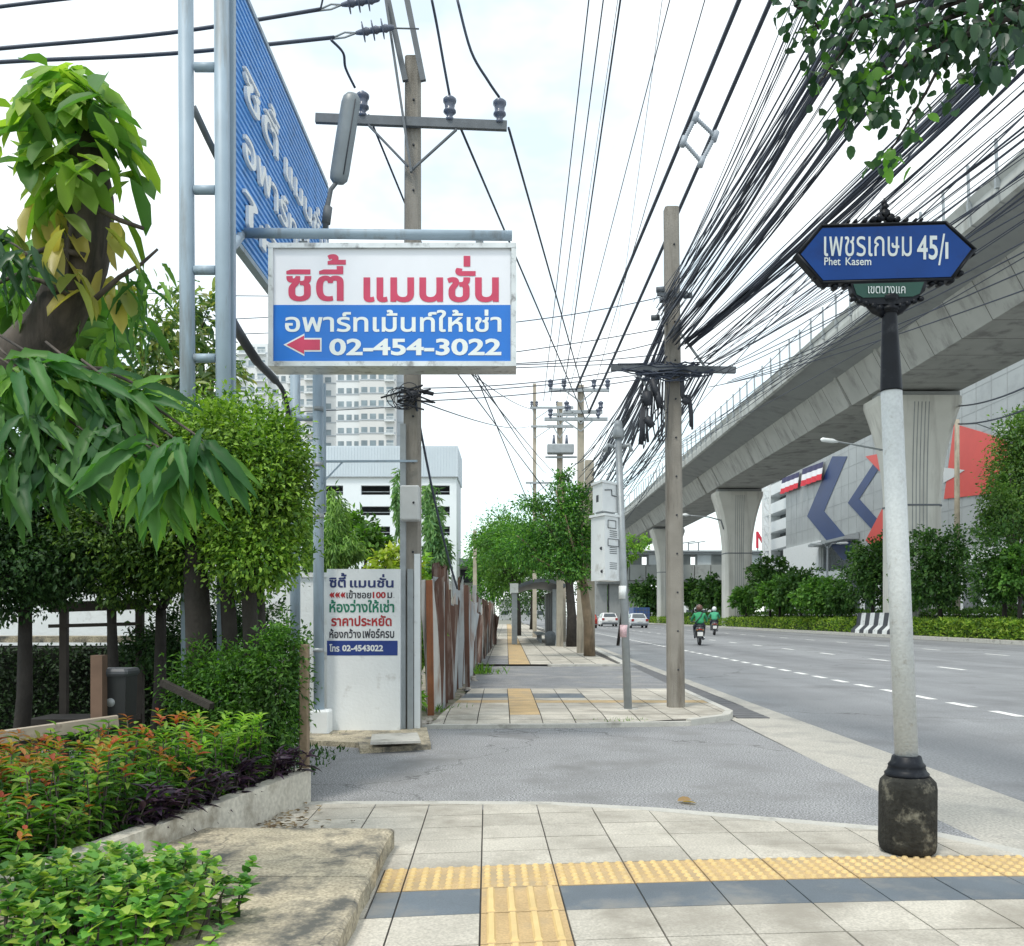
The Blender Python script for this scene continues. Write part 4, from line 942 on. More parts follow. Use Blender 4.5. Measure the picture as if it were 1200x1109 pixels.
def make_pier(y):
    t = thing('viaduct_pier', 'pale fluted pier', 'pier', (vc(y),y,-.1), 'flared viaduct piers')
    def ring(hw, hd, z, c=.35): return [(vc(y)+a, y+b, z) for a,b in ((-hw+c,-hd),(hw-c,-hd),(hw,-hd+c),(hw,hd-c),(hw-c,hd),(-hw+c,hd),(-hw,hd-c),(-hw,-hd+c))]
    mb = MB(); rs = [ring(1.65,1.25,-.1),ring(1.65,1.25,9.2)]
    for i in range(1,9):
        f = i/8; rs.append(ring(1.65+1.25*f**1.9, 1.25+.35*f**1.9, 9.2+6.9*f))
    rs.append(ring(2.9,1.6,16.55)); mb.rings(rs, True, True, False); mb.build('shaft', M['pier'], t)
    mb = MB()
    for k in range(5):
        x = vc(y) - .5 + .25*k; mb.box((x-.035,y-1.62 if False else y-1.262,1.0),(x+.035,y-1.2,9.2))
        for i in range(8):
            f0, f1 = i/8, (i+1)/8; mb.add([(x-.035,y-1.262-.35*f0**1.9,9.2+6.9*f0),(x+.035,y-1.262-.35*f0**1.9,9.2+6.9*f0),(x+.035,y-1.262-.35*f1**1.9,9.2+6.9*f1),(x-.035,y-1.262-.35*f1**1.9,9.2+6.9*f1)],[(0,1,2,3)])
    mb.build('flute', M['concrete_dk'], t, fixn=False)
    mb = MB(); mb.rings([ring(1.69,1.29,10.0 if False else 9.0),ring(1.69,1.29,9.12)], True, True, False); mb.build('cable_band', M['darksteel'], t)
    mb = MB()
    for s in (-1,1): mb.box((vc(y)+s*1.9-.6,y-.7,16.55),(vc(y)+s*1.9+.6,y+.7,17.0))
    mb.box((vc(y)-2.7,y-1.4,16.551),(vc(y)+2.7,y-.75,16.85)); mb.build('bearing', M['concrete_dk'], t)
    return t
pr0 = make_pier(63)
pr0['label'] = 'nearest flared viaduct pier, largest, partly behind the street sign post'
for k, lb in ((1,'second viaduct pier, standing clear in front of the footbridge left of the chevron building'),(2,'third viaduct pier, just showing beside the kerb pole'),(3,'small far viaduct pier under the distant footbridge, nearest of the far ones'),(4,'tiny far viaduct pier under the distant footbridge, second of the far ones'),(5,'tiniest viaduct pier, farthest under the footbridge')):
    y = 63 + 47.5*k; dup(pr0, (vc(y),y,-.1), label=lb)

# ---- concourse bridge across the road
def footbridge():
    y = 188
    t = thing('footbridge', 'grey covered footbridge crossing the whole road in the distance', 'footbridge', (36,y,0))
    z = lambda py: EYE + (HZ-py)*y/F; x = lambda px: (px-600)*y/F
    gp = pbr('bridge_panel', (.30,.32,.31), .8, .08, .4, stain=(.2,.2,.2), st_scale=.5, st_amt=.3, island=.08)
    mb = MB(); X = x(700)
    while X < x(1100): mb.box((X+.05,y-.2,z(680)),(X+3.3,y+8,z(662))); X += 3.4
    mb.build('parapet', gp, t)
    mb = MB(); mb.box((x(700),y-.9,z(647.5)),(x(1100),y+9,z(645.5))); mb.box((x(700),y-.4,z(650)),(x(1100),y+8.6,z(647.6))); mb.build('roof', M['galv'], t)
    X = x(702); k = 0; wp = pbr('bridge_wall', (.17,.19,.19), .7, .1, .5, island=.2); bg_ = pbr('bridge_glass', (.55,.6,.62), .15, .1, .5)
    while X < x(1100):
        mb = MB(); mb.box((X-.2,y-.1,z(662)),(X+.2,y+.3,z(650))); mb.build('mullion', wp, t); mb = MB()
        if k % 3: mb.box((X+.2,y+.1,z(662)),(X+2.2,y+.2,z(650))); mb.build('wall_panel', wp, t)
        else: mb.box((X+.2,y+.1,z(661.9)),(X+3.2,y+.16,z(650.1))); mb.build('window', bg_, t)
        X += 3.4; k += 1
    mb = MB()
    for px_ in (706, 722, 742, 1060): mb.box((x(px_)-1.2,y+2,-.1),(x(px_)+1.2,y+5,z(681)))
    mb.box((x(700),y+.5,z(684)),(x(1100),y+7,z(680.2))); mb.build('support', M['concrete_dk'], t)
    mb = MB()
    for px_ in (810, 822): mb.bar((x(px_),y+3,z(645)),(x(px_),y+3,z(634)),.25,.25); mb.bar((x(px_)-2,y+3,z(636)),(x(px_)+1.5,y+3,z(633)),.2,.2)
    mb.build('mast', M['galv'], t)
footbridge()
# row of low buildings closing the street far away
def far_block(name, label, px0, px1, pt, d, col, depth=25, win=True, zb=-.1):
    a = P(px0,pt,d); b = P(px1,pt,d); t = thing(name, label, 'building', ((a.x+b.x)/2,d,zb))
    mb = MB(); mb.box((a.x,d,zb),(b.x,d+depth,a.z)); mb.build('wall', pbr(label[:20], col, .8, .06, .3, stain=tuple(c*.7 for c in col), st_scale=.4, st_amt=.3), t)
    mb = MB(); mb.box((a.x-.2,d-.3,a.z),(b.x+.2,d+depth,a.z+.5)); mb.build('cornice', M['parapet'], t)
    if win:
        n = max(2,int((b.x-a.x)/4)); fl = max(1,int((a.z-2)/4)); sc = 0
        for i in range(n):
            for j in range(fl):
                if sc >= 60: break
                sc += 1; x = a.x + (i+.5)*(b.x-a.x)/n; zc = 2.5 + j*4; mb = MB(); mb.box((x-1.1,d-.06,zc-.7),(x+1.1,d-.003,zc+.8)); mb.build('window', M['darkglass'], t)
    return t
M['darkglass'] = pbr('dark_glass', (.06,.075,.085), .15, .2, .8)
far_block('shop_building', 'far pale building beneath the footbridge on the left', 700, 738, 690, 300, (.5,.52,.52))
far_block('shop_building', 'far white building under the footbridge right of the kerb pole', 800, 850, 684, 280, (.62,.64,.65))
far_block('shop_building', 'far grey building closing the end of the pavement', 585, 640, 704, 330, (.4,.42,.42))

# ---- shopping building with chevrons
def mall():
    X = 50.0; t = thing('shopping_building', 'large grey clad building with blue and red chevron stripes', 'building', (X+20,120,-.1))
    S = lambda px, py, o=0: PX(px, py, X) + Vector((-o,0,0))
    yA = PX(921,600,X).y; yB = 60
    ribm = pbr('cladding_seam', (.31,.33,.335), .6, .05, .2)
    clad = pbr('grey_cladding', (.36,.385,.39), .55, .06, .2, stain=(.29,.31,.32), st_scale=.3, st_amt=.4)
    ztop = 31; zbot = PX(1000,640,X).z
    mb = MB(); mb.box((X,yA,8.5),(X+40,yB,ztop)); w = mb.build('cladding_wall', clad, t)
    mb = MB()
    for k in range(34):
        yy = yB + (yA-yB)*k/34; mb.box((X-.03,yy-.05,8.55),(X-.001,yy+.05,ztop-.1))
    mb.build('cladding_rib', ribm, w)
    mb = MB()
    for k in range(1,9): zz = 8.5+2.5*k; mb.box((X-.02,yA+.0,zz-.04),(X-.0005,yB,zz+.04))
    mb.build('cladding_seam', ribm, w)
    bl = pbr('chevron_blue', (.013,.04,.14), .5, .08, .3); rd = pbr('chevron_red', (.62,.07,.055), .5, .08, .3)
    def q(x, y): return (900+x/3.96, 540+y/3.96)
    def poly(pts, m, o, name): 
        mb = MB(); mb.prism([S(*q(*p), o) for p in pts], (.03,0,0)); mb.build(name, m, w)
    poly([(300,-20),(370,-20),(262,235),(410,410),(355,465),(330,440),(183,258)], bl, .07, 'chevron')
    poly([(520,-30),(560,-30),(425,178),(545,310),(545,385),(372,196)], bl, .075, 'chevron')
    poly([(455,-20),(560,-40),(560,90)], rd, .085, 'chevron'); poly([(560,170),(560,330),(505,410),(455,370)], rd, .088, 'chevron')
    # right hand red gable
    g = [(1119,497),(1150,506),(1181,517),(1181,575),(1150,580),(1107,585)]
    mb = MB(); mb.prism([S(*p, .1) for p in g], (.06,0,0)); mb.build('red_panel', rd, w)
    lt = pbr('light_cladding', (.58,.6,.6), .5, .05, .3)
    mb = MB(); mb.prism([S(*p, .14) for p in [(1107,548),(1132,551),(1118,560),(1107,566)]], (.03,0,0)); mb.build('white_star_point', lt, w)
    mb = MB(); mb.box((X-.3,yA,-.1),(X+39,yB,8.48)); pod = mb.build('podium', M['white'], t)
    mb = MB(); k = 0
    for yy in np.arange(yB+2, yA-3, 5.5): mb.box((X-.36,yy,2),(X-.29,yy+3.6,7)); 
    mb.build('window', M['darkglass'], pod)
    mb = MB(); a = PX(941,640,X-3); b = PX(983,640,X-3); mb.prism([(X-.1,b.y,13.4),(X-2.2,b.y,12.9),(X-2.2,b.y,12.5),(X-.1,b.y,12.5)], (0,a.y-b.y,0)); mb.build('canopy', M['galv'], t); mb = MB(); mb.box((X-.06,b.y+1,8.6),(X-.02,a.y-1,12.4)); mb.build('opening', M['darkglass'], t); mb = MB(); mb.box((X-.5,a.y,-.1),(X-.04,yA,13.6)); mb.build('white_end_wall', M['white'], t)
    # white parking floors
    yC = PX(893,600,X).y
    mb = MB(); zz = [10.3,14.2,17.6,21.2,24.8,28.4]
    pk = MB()
    for i, z0 in enumerate(zz): mb.box((X+.4,yA+.2,z0),(X+30,yC,z0+2.0))
    mb.box((X+.5,yC-2,0),(X+30,yC+.5,31)); mb.build('parking_floor', M['white'], t)
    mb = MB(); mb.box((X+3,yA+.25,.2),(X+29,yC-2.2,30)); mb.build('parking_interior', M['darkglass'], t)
    return t
mall()
def bunting(x0, y0, x1, y1, h, label):
    X = 49.6; t = thing('tricolour_bunting', label, 'bunting', PX(x1, y1+h, X), 'tricolour buntings on the chevron building')
    cols = [pbr('bunt_navy', (.05,.05,.12), .8, .1, 1), pbr('bunt_white', (.75,.75,.78), .8, .05, 1), pbr('bunt_red', (.6,.04,.06), .8, .1, 1)]
    for s in range(3):
        mb = MB(); mb.smooth = True; n = 24
        for f0 in range(1):
            top, bot = [], []
            for i in range(n+1):
                f = i/n; px_, py_ = x0+(x1-x0)*f, y0+(y1-y0)*f; sag = .12*abs(math.sin(f*math.pi*4))
                for lst, k in ((top, s/3), (bot, (s+1)/3)):
                    p = PX(px_, py_ + h*k, X); p.x -= .35*k*(1+.6*math.sin(f*math.pi*8)); p.z -= sag*k; lst.append(p)
            mb.add(top+bot, [(i,i+1,i+n+2,i+n+1) for i in range(n)])
        mb.build('cloth_band', cols[s], t, fixn=False)
bunting(916.5,561,937,553,18,'left tricolour bunting in navy, white and red on the far building')
bunting(940.5,550,965,541,20,'right tricolour bunting in navy, white and red on the chevron wall')
# red letter sign
d = 200; t = thing('letter_sign', 'big red rooftop letter N beside the second viaduct pier', 'sign', P(893,646,d))
lettering('N', rectfn(886.5,623,898.5,642.5,d), pbr('letter_red', (.6,.03,.06), .4, .05, 1), t, .03, name='letter', depth=(0,.5,0))
mb = MB()
for px_ in (888,896): mb.bar(P(px_,660,d+.3), P(px_,640,d+.3), .25,.25)
mb.build('support', M['galv'], t)
# overhead board below the parking building, and its light tower
t = thing('lattice_tower', 'white lattice tower behind the second viaduct pier', 'tower', P(900,700,170))
mb = MB()
for px_ in (894,902): mb.bar(P(px_,705,170), P(px_,560,170), .35,.35)
for k in range(9): y0 = 575+14*k; mb.bar(P(894,y0,170), P(902,y0,170), .25,.25); mb.bar(P(894,y0,170), P(902,y0+14,170), .18,.18)
mb.build('frame', M['white'], t)

# ---- parking block and condominium on the left
def parking_block():
    d = 70; t = thing('parking_block', 'pale blue white parking block with rows of dark slot openings', 'building', P(430,700,d))
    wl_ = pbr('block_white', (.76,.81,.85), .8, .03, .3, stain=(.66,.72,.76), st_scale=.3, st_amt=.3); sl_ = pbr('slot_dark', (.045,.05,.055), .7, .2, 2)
    band = pbr('block_band', (.55,.62,.68), .5, .04, .4)
    a = P(300,720,d); b = P(535,523,d); zt = P(0,559,d).z
    rows = [(569,580),(593.5,604),(617,627.5),(640,650.5),(664,674)]; cols = [(356,402),(423,457),(494,527)]
    # wall made of piers and spandrels so the slots are real openings
    mb = MB(); xs = [a.x] + [v for c in cols for v in (P(c[0],0,d).x, P(c[1],0,d).x)] + [b.x]
    zr = [zt] + [v for r in rows for v in (P(0,r[0],d).z, P(0,r[1],d).z)] + [-.1]
    for i in range(0, len(zr), 2): mb.box((a.x,d,zr[i+1]),(b.x,d+.4,zr[i]))
    for i in range(1, len(zr)-1, 2):
        for j in range(0, len(xs), 2): mb.box((xs[j],d,zr[i+1]),(xs[j+1],d+.4,zr[i]))
    mb.box((b.x-.4,d+.4,-.1),(b.x,d+6,zt)); mb.build('wall', wl_, t)
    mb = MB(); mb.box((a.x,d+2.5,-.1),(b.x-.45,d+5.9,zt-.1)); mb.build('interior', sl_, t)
    mb = MB()
    for z0, z1 in [(zr[i], zr[i+1]) for i in range(1,len(zr)-1,2)]:
        for j in range(1,len(xs)-1,2): mb.bar((xs[j],d+.25,(z0+z1)/2-.1),(xs[j+1],d+.25,(z0+z1)/2-.1),.05,.05)
    mb.build('railing', M['galv'], t)
    mb = MB(); mb.box((a.x,d-.12,zt+.01),(b.x+.1,d+6.2,b.z)); bd = mb.build('parapet_band', band, t)
    mb = MB()
    for k in range(70): x = a.x+(b.x-a.x)*k/70; mb.box((x,d-.15,zt+.05),(x+.1,d-.121,b.z-.1))
    mb.build('cladding_rib', band, bd)
    mb = MB(); mb.box((a.x,d-.2,zt-.06),(b.x+.12,d-.01,zt+.008)); mb.build('drip_moulding', M['galv'], t)
parking_block()
def condo():
    d = 200; t = thing('apartment_tower', 'tall pale apartment tower with rows of balconies behind the signs', 'building', P(390,700,d))
    wl_ = pbr('tower_white', (.70,.72,.73), .8, .03, .1); pk = pbr('tower_warm', (.64,.64,.635), .8, .03, .1); gr = pbr('tower_grey', (.42,.46,.5), .8, .05, .1); gl = pbr('tower_glass', (.20,.25,.28), .2, .3, .5, island=.5)
    x = lambda px: (px-600)*d/F; z = lambda py: EYE + (HZ-py)*d/F
    segs = [(270,283,0,wl_),(283,318,3,wl_),(318,351,1,wl_),(351,379,4,pk),(379,396,0,wl_),(396,424,2,wl_),(424,466,3,pk),(466,478,1,gr)]
    tops = {270:418,283:408,318:405,351:400,379:400,396:402,424:404,466:407}
    walls = {}
    for i,(p0,p1,off,m) in enumerate(segs):
        mb = MB(); mb.box((x(p0),d-off,-.1),(x(p1),d+20,z(tops[p0]))); mb.box((x(p0)+.2,d-off+1,z(tops[p0])),(x(p1)-.2,d+18,z(tops[p0]-2))); walls[p0] = mb.build('wall', m, t)
    wins = [(285,293),(296,303),(306,315),(321,328),(331,336),(340,349),(354,361),(364,372),(374,378),(381,388),(398,405),(408,414),(417,422),(426,433),(436,443),(446,452),(455,463)]
    rest = MB(); rrest = MB()
    for k in range(21):
        yt = 410 + 15.4*k
        if yt > 640: break
        vis = 425 < yt < 525
        for (p0,p1) in wins:
            off = max((q[2] for q in segs if q[0] <= p0 < q[1]), default=0); par = [q[0] for q in segs if q[0] <= p0 < q[1]][0]
            mb = MB() if vis else rest; mb.box((x(p0),d-off-.06,z(yt+9)),(x(p1),d-off-.004,z(yt+1.5)))
            if vis: mb.build('window', gl, walls[par])
            if (p1-p0) > 7:
                rail = MB() if vis else rrest
                rail.box((x(p0)-.3,d-off-1.2,z(yt+11.4)),(x(p1)+.3,d-off-.005,z(yt+10.6)))
                for q in range(8): xx = x(p0)-.2+(x(p1)-x(p0)+.4)*q/7; rail.box((xx-.04,d-off-1.15,z(yt+10.6)),(xx+.04,d-off-1.08,z(yt+6)))
                rail.box((x(p0)-.3,d-off-1.18,z(yt+6)),(x(p1)+.3,d-off-1.05,z(yt+5.6)))
                if vis: rail.build('balcony', M['white'], t)
    rest.build('window', gl, t, kind='stuff'); rrest.build('balcony', M['white'], t, kind='stuff')
    mb = MB()
    for p0,p1,off,m in segs:
        for k in range(16): zz = z(418.5+15.4*k); mb.box((x(p0)+.01,d-off-.12,zz-.12),(x(p1)-.01,d-off-.005,zz+.12))
    mb.build('floor_band', gr, t)
condo()
t = far_block('roofed_building', 'low grey building with a flat roof past the scrap fence', 533, 556, 662, 75, (.42,.43,.4), 20, False)
mb = MB(); a = P(533,664,74.5); b = P(558,658,74.5); mb.prism([(a.x,73.5,a.z),(b.x+1,73.5,a.z),(b.x+1,73.5,a.z+.25),(a.x,73.5,b.z+.3)], (0,18,0)); mb.build('roof', M['galv'], t)
mb = MB(); p = P(537,683,74.9); q = P(554,668,74.9); mb.box((p.x,74.9,p.z),(q.x,75.1,q.z)); mb.build('opening', M['black'], t)

# ================================================================== SCRAP FENCE
def scrap_fence():
    t = thing('scrap_fence', 'ragged fence of rusty and grey corrugated metal strips along the pavement', 'fence', (-1.0,13,0))
    r = np.random.default_rng(21)
    mats = [pbr('rust_sheet', (.10,.05,.035), .8, .25, 3, stain=(.3,.27,.24), st_scale=5, st_amt=.35, streak=True), pbr('grey_sheet', (.34,.36,.37), .6, .12, 3, stain=(.2,.12,.08), st_scale=4, st_amt=.35, streak=True, metal=.2),
            pbr('orange_sheet', (.27,.10,.045), .8, .25, 4, stain=(.1,.05,.035), st_scale=5, st_amt=.4, streak=True), pbr('pale_sheet', (.5,.5,.48), .7, .1, 4, stain=(.25,.15,.1), st_scale=5, st_amt=.35, streak=True)]
    y = 13.0; k = 0
    while y < 60 and k < 96:
        w = (.22+.2*r.random()) if y < 22 else (.3+.35*r.random() if y < 36 else .6+.5*r.random())
        x = -1.16 + .012*(y-13) if y < 34 else -.9 - .012*(y-34)
        h = 1.45 + .7*r.random()**1.3 + (.15 if y < 18 else .0); lean = .2*r.normal(); tw = (.5+.35*r.normal()) if y < 24 and r.random() < .75 else .15*r.normal(); n = 5
        mi = r.choice(4, p=[.48,.30,.05,.17]); rs = []
        for zf in (0,.33,.66,1):
            row = []
            for i in range(n):
                u = (i/(n-1)-.5)*w; row.append((x + .12*r.random()*0 + tw*u + .02*math.cos(i*math.pi) + .10*lean*zf*3 + .03*math.sin(zf*3+k), y + u + lean*zf*.9 + w/2, -.05 + (h + (.06*r.normal() if zf == 1 else 0))*zf))
            rs.append(row)
        mb = MB(); m2 = len(rs[0]); vs = [p for q in rs for p in q]; vs2 = [(p[0]-.006,p[1],p[2]) for p in vs]; nn = len(vs)
        fs = [(i*m2+j,i*m2+j+1,(i+1)*m2+j+1,(i+1)*m2+j) for i in range(3) for j in range(m2-1)]
        mb.add(vs+vs2, fs + [tuple(q+nn for q in f[::-1]) for f in fs], False); mb.build('metal_sheet', mats[mi], t, fixn=False)
        y += w*.8; k += 1
    for px_, tpx, ty, d, mt in ((505,503,680,12.9,2),(512,511,690,13.6,0),(548,546,686,17.4,0),(556,556,686,22,1)):
        mb = MB(); a = G(px_,834,-.03); a.y = d; a.x = (px_-600)*d/F; b = P(tpx,ty,d); mb.bar(a,b,.09,.09); mb.build('post', mats[mt], t)
    mb = MB(); mb.bar((-1.2,13,1.45),(-1.05,20,1.4),.05,.06); mb.bar((-1.22,13.2,.6),(-1.05,20,.5),.05,.06); mb.build('rail', mats[0], t)
    return t
scrap_fence()
# rubble at its foot
rr = np.random.default_rng(31)
st = pbr('rubble', (.36,.33,.29), .95, .25, 8, bump=.6, bscale=40)
for k in range(26):
    y = 11.6 + 9*rr.random()**1.7; x = -1.12 + .012*(y-13) + .12 + .16*rr.random(); s = .03+.05*rr.random()
    if k < 8: x = -1.35+.35*rr.random(); y = 11.55+.9*rr.random()
    mb = MB(); pts = []
    mb.rings([[(x+s*rd*math.cos(a)*(1+.3*rr.random()), y+s*rd*math.sin(a)*(1+.3*rr.random()), -.03+s*zz) for a in np.linspace(0,2*math.pi,7)[:-1]] for rd,zz in ((.9,0),(1,.4),(.5,.8))], True, True, False)
    mb.build('stone', st, None, label='small broken stone on the ground at the foot of the scrap fence', cat='stone', group='rubble along the scrap fence')
def tuft(px, py, z, n, h, label, seed, mat=None, spread=.15):
    r = np.random.default_rng(seed); c = G(px,py,z); p = np.array(c) + np.stack([spread*1.6*r.normal(size=n), spread*r.normal(size=n)*.7, np.zeros(n)],1)
    leaves('grass_tuft', p, np.stack([r.normal(size=n)*.5, r.normal(size=n)*.5, np.ones(n)],1), r.normal(size=(n,3)), h*(.5+r.random(n)), .014, 'lance', mat or GREEN_LT, None, label=label, cat='grass tuft', kind='stuff')
tuft(735,849,-.04,90,.07,'small grass tuft growing at the edge of the far pavement by the cabinet pole',1)
tuft(556,790,0,160,.22,'weeds growing at the foot of the scrap fence',2,spread=.2)
tuft(512,835,-.03,80,.12,'weeds beside the end of the scrap fence near the utility pole',3)
leaf = thing('dry_leaf', 'dry brown leaf lying on the side street edge', 'leaf', G(799,939,-.04))
leaves('blade', [tuple(G(794,939,-.03)),tuple(G(799,940,-.03))], [(1,.1,.25),(1,-.2,.1)], [(0,-.3,1),(0,.2,1)], .11, .07, 'oval', leafmat('dry', [(.22,.13,.06),(.3,.2,.1)]), leaf)

# ================================================================== BUS SHELTER
def shelter():
    t = thing('bus_shelter', 'grey bus shelter with a curved roof on the pavement', 'bus shelter', (1.3,46,ZF))
    y0, y1 = 43, 54; prof = []
    for i in range(13):
        f = i/12; prof.append((-.05+2.6*f, 2.66+.52*math.sin(.12+f*2.5)))
    mb = MB(); mb.rings([[(x,yy,z) for x,z in prof]+[(x,yy,z-.16) for x,z in prof[::-1]] for yy in (y0-.3,y1)], True, True, False); mb.build('roof', pbr('shelter_roof', (.10,.12,.14), .5, .1, 3), t)
    for x,y in ((.12,y0+.1),(.12,y0+5),(.12,y1-.3),(2.1,y0+.6),(2.1,y1-.3)):
        mb = MB(); mb.box((x-.13,y-.13,ZF),(x+.13,y+.13,2.7)); mb.build('post', M['galv'], t)
    for y in (y0+.9, y0+3.8, y0+6.7): mb = MB(); mb.box((1.95,y,.3),(2.1,y+2.6,2.6)); mb.build('side_panel', pbr('shelter_panel', (.035,.042,.05), .6, .3, 3), t)
    mb = MB(); mb.box((1.2,y0+2,.45),(1.7,y0+8,.52)); 
    for yy in (y0+2.2,y0+5,y0+7.8): mb.box((1.4,yy,ZF),(1.5,yy+.1,.45))
    mb.build('bench', M['galv'], t)
    mb = MB(); mb.box((-.1,y0-.35,2.5),(.3,y0-.28,2.95)); mb.build('sign_plate', M['white'], t)
shelter()
mb = MB(); mb.tube([(1.75,41,ZF),(1.75,41,.5),(1.75,41.05,.55)],[.22,.26,.24],12); mb.build('litter_bin', M['darksteel'], None, label='dark round bin on the pavement before the bus shelter', cat='bin')

# ================================================================== TREES
def G3(px, py, z=0.): g = G(px,py,z); return (g.x,g.y,g.z)
# pavement trees
def street_tree(label, base, fork, blobs, r0, bark, n, size, mat, seed, clear=None):
    return tree('street_tree', label, 'tree', blobs, [([base, tuple((Vector(base)*.6+Vector(fork)*.4)+Vector((.06,0,0))), fork], r0, r0*.6)], n, size, mat, bark, seed, 'pavement trees', .8, .26, 'tiny', .42)
b = G3(691,769,ZF)
street_tree('leaning street tree with a tan trunk beside the cabinet pole', b, c3(682,672,29.7),
            [(c3(652,618,29.7),(1.1,1.1,.7)),(c3(622,640,29.5),(.8,.9,.6)),(c3(670,600,30),(.8,.9,.65)),(c3(655,660,29.3),(1.0,.9,.5)),(c3(690,640,30.3),(.5,.8,.7)),(c3(632,590,30),(.8,.8,.25)),(c3(672,672,29.2),(.6,.6,.22)),(c3(674,590,30.2),(.45,.6,.5)),(c3(662,560,30.4),(.3,.4,.25)),(c3(655,572,30.2),(.5,.6,.18)),(c3(680,580,30),(.4,.5,.3)),(c3(700,660,30.5),(.3,.5,.3)),(c3(684,690,29.5),(.28,.35,.18)),(c3(676,650,29.4),(.6,.6,.3))], .2, M['bark_tan'], 13000, .125, leafmat('street_leaf', [(.015,.055,.014),(.03,.10,.02),(.07,.18,.03),(.13,.26,.05)]), 41)
street_tree('street tree with a dark crooked trunk behind the tan one', G3(670,758,ZF), c3(666,668,40),
            [(c3(640,630,40),(1.7,1.5,1.0)),(c3(610,640,40),(1.1,1.2,.7)),(c3(630,655,40),(1.5,1.0,.4)),(c3(585,650,41),(1.0,1,.35)),(c3(600,622,41),(.9,1,.3)),(c3(570,635,42),(.7,1,.3)),(c3(668,645,41),(.9,1,1.0))], .26, M['bark_dark'], 11000, .17, leafmat('street_leaf_mid', [(.025,.08,.016),(.05,.14,.024),(.10,.21,.035)]), 42)
street_tree('farther street tree left of the bus shelter roof', (.4,62,ZF), (.3,62,3.4), [(c3(600,660,62),(2.2,2,2.2)),(c3(618,640,63),(1.6,2,1.6)),(c3(588,640,60),(1.5,2,1.6)),(c3(590,680,62),(1.2,1.5,1.0))], .25, M['bark_dark'], 8000, .24, GREEN, 43)
street_tree('tall street tree rising left of the pavement vanishing point', (-1.5,70,ZF), (-1.6,70,3.4), [(c3(580,650,70),(1.6,2,2.6)),(c3(568,672,69),(1.2,1.5,1.8)),(c3(590,620,70),(1.4,1.6,1.4)),(c3(577,690,70),(1.4,1.4,1.4)),(c3(572,640,70),(.8,1.2,1.2)),(c3(560,655,68),(1.0,1.2,1.5)),(c3(600,640,70),(1.6,1.4,1.6))], .25, M['bark_dark'], 9000, .24, leafmat('bright_leaf', [(.03,.10,.02),(.06,.18,.03),(.11,.26,.05)]), 44)
street_tree('distant street tree over the end of the pavement', (2.0,90,ZF), (2.0,90,3.5), [(c3(625,680,90),(3,3,2.0)),(c3(650,690,92),(2.6,3,2.0)),(c3(640,672,95),(2.6,3,1.8))], .25, M['bark_dark'], 3500, .32, GREEN_DK, 45)
street_tree('farthest street tree beyond the bus shelter', (3.2,140,ZF), (3.2,140,4), [(c3(620,700,140),(4,4,3)),(c3(600,696,145),(4,4,3.2)),(c3(650,702,140),(3.6,3,2.5))], .3, M['bark_dark'], 3000, .45, GREEN_DK, 46)
# sprig of leaves behind the cabinets
tree('street_tree', 'small leafy tree showing between the cabinets and the kerb pole', 'tree', [(c3(742,636,44),(.7,.8,.65)),(c3(735,650,44),(.6,.6,.5))], [([(5.2,44,ZR),(5.6,44,3.2)],.08,.05)], 700, .2, GREEN_LT, M['bark_dark'], 47, 'pavement trees', asp=.45)
# trees behind the painted wall
WEEP = leafmat('weeping_leaf', [(.07,.15,.04),(.13,.24,.06),(.22,.34,.09)])
def weeping(label, blobs, base, n, seed, mat, L0=.15):
    r = np.random.default_rng(seed); t = thing('weeping_tree', label, 'tree', base)
    mb = MB()
    for b in blobs: mb.tube([Vector(base), (Vector(base)+Vector(b[0]))/2+Vector((.05,0,.2)), Vector(b[0])],[.07,.045,.02],6)
    mb.build('trunk', M['bark'], t)
    p, d, q = crown_pts(blobs, n, r, .8, .18, 16); d = norm(d*.6 + r.normal(size=d.shape)*.25 + np.array([0,0,-.8])); q = norm(r.normal(size=q.shape)+np.array([0,-.6,.2]))
    leaves('crown', p, d, q, L0*(.6+.7*r.random(len(p))), L0*.2, 'tiny', mat, t)
weeping('pale weeping tree left of the painted wall top', [(c3(395,615,19),(.24,.5,.7)),(c3(408,645,19),(.3,.5,.35)),(c3(385,650,19),(.35,.5,.4)),(c3(391,585,19),(.12,.3,.3)),(c3(370,645,19),(.25,.5,.5)),(c3(360,618,20),(.2,.5,.5))], (-3.7,19,0), 6500, 51, WEEP)
weeping('drooping willow like tree behind the utility pole', [(c3(508,625,18),(.17,.4,.8)),(c3(509,670,18),(.25,.4,.6)),(c3(467,590,18.5),(.09,.3,.6)),(c3(502,585,18),(.08,.3,.3)),(c3(514,705,18),(.25,.4,.5)),(c3(519,650,18),(.12,.3,.4))], (-1.6,18,0), 4500, 52, leafmat('willow_leaf', [(.07,.16,.07),(.12,.23,.10),(.2,.32,.14)]), .16)
tree('dark_round_tree', 'small dark green tree in front of the parking block', 'tree', [(c3(428,630,21),(.35,.4,.4)),(c3(440,640,21),(.3,.4,.25)),(c3(415,618,21.5),(.3,.4,.4))], [([(-3.4,21,0),c3(428,640,21)],.06,.03)], 1500, .16, GREEN, M['bark'], 53)
tree('yellow_shrub', 'yellow green shrub over the top of the painted wall', 'shrub', [(c3(462,655,16),(.28,.4,.22)),(c3(450,662,16),(.3,.3,.12)),(c3(478,665,16),(.25,.3,.25))], [([(-2.1,16,0),c3(462,660,16)],.04,.02)], 900, .14, leafmat('yellow_leaf', [(.14,.22,.03),(.25,.32,.04),(.32,.36,.06)]), M['bark'], 54)
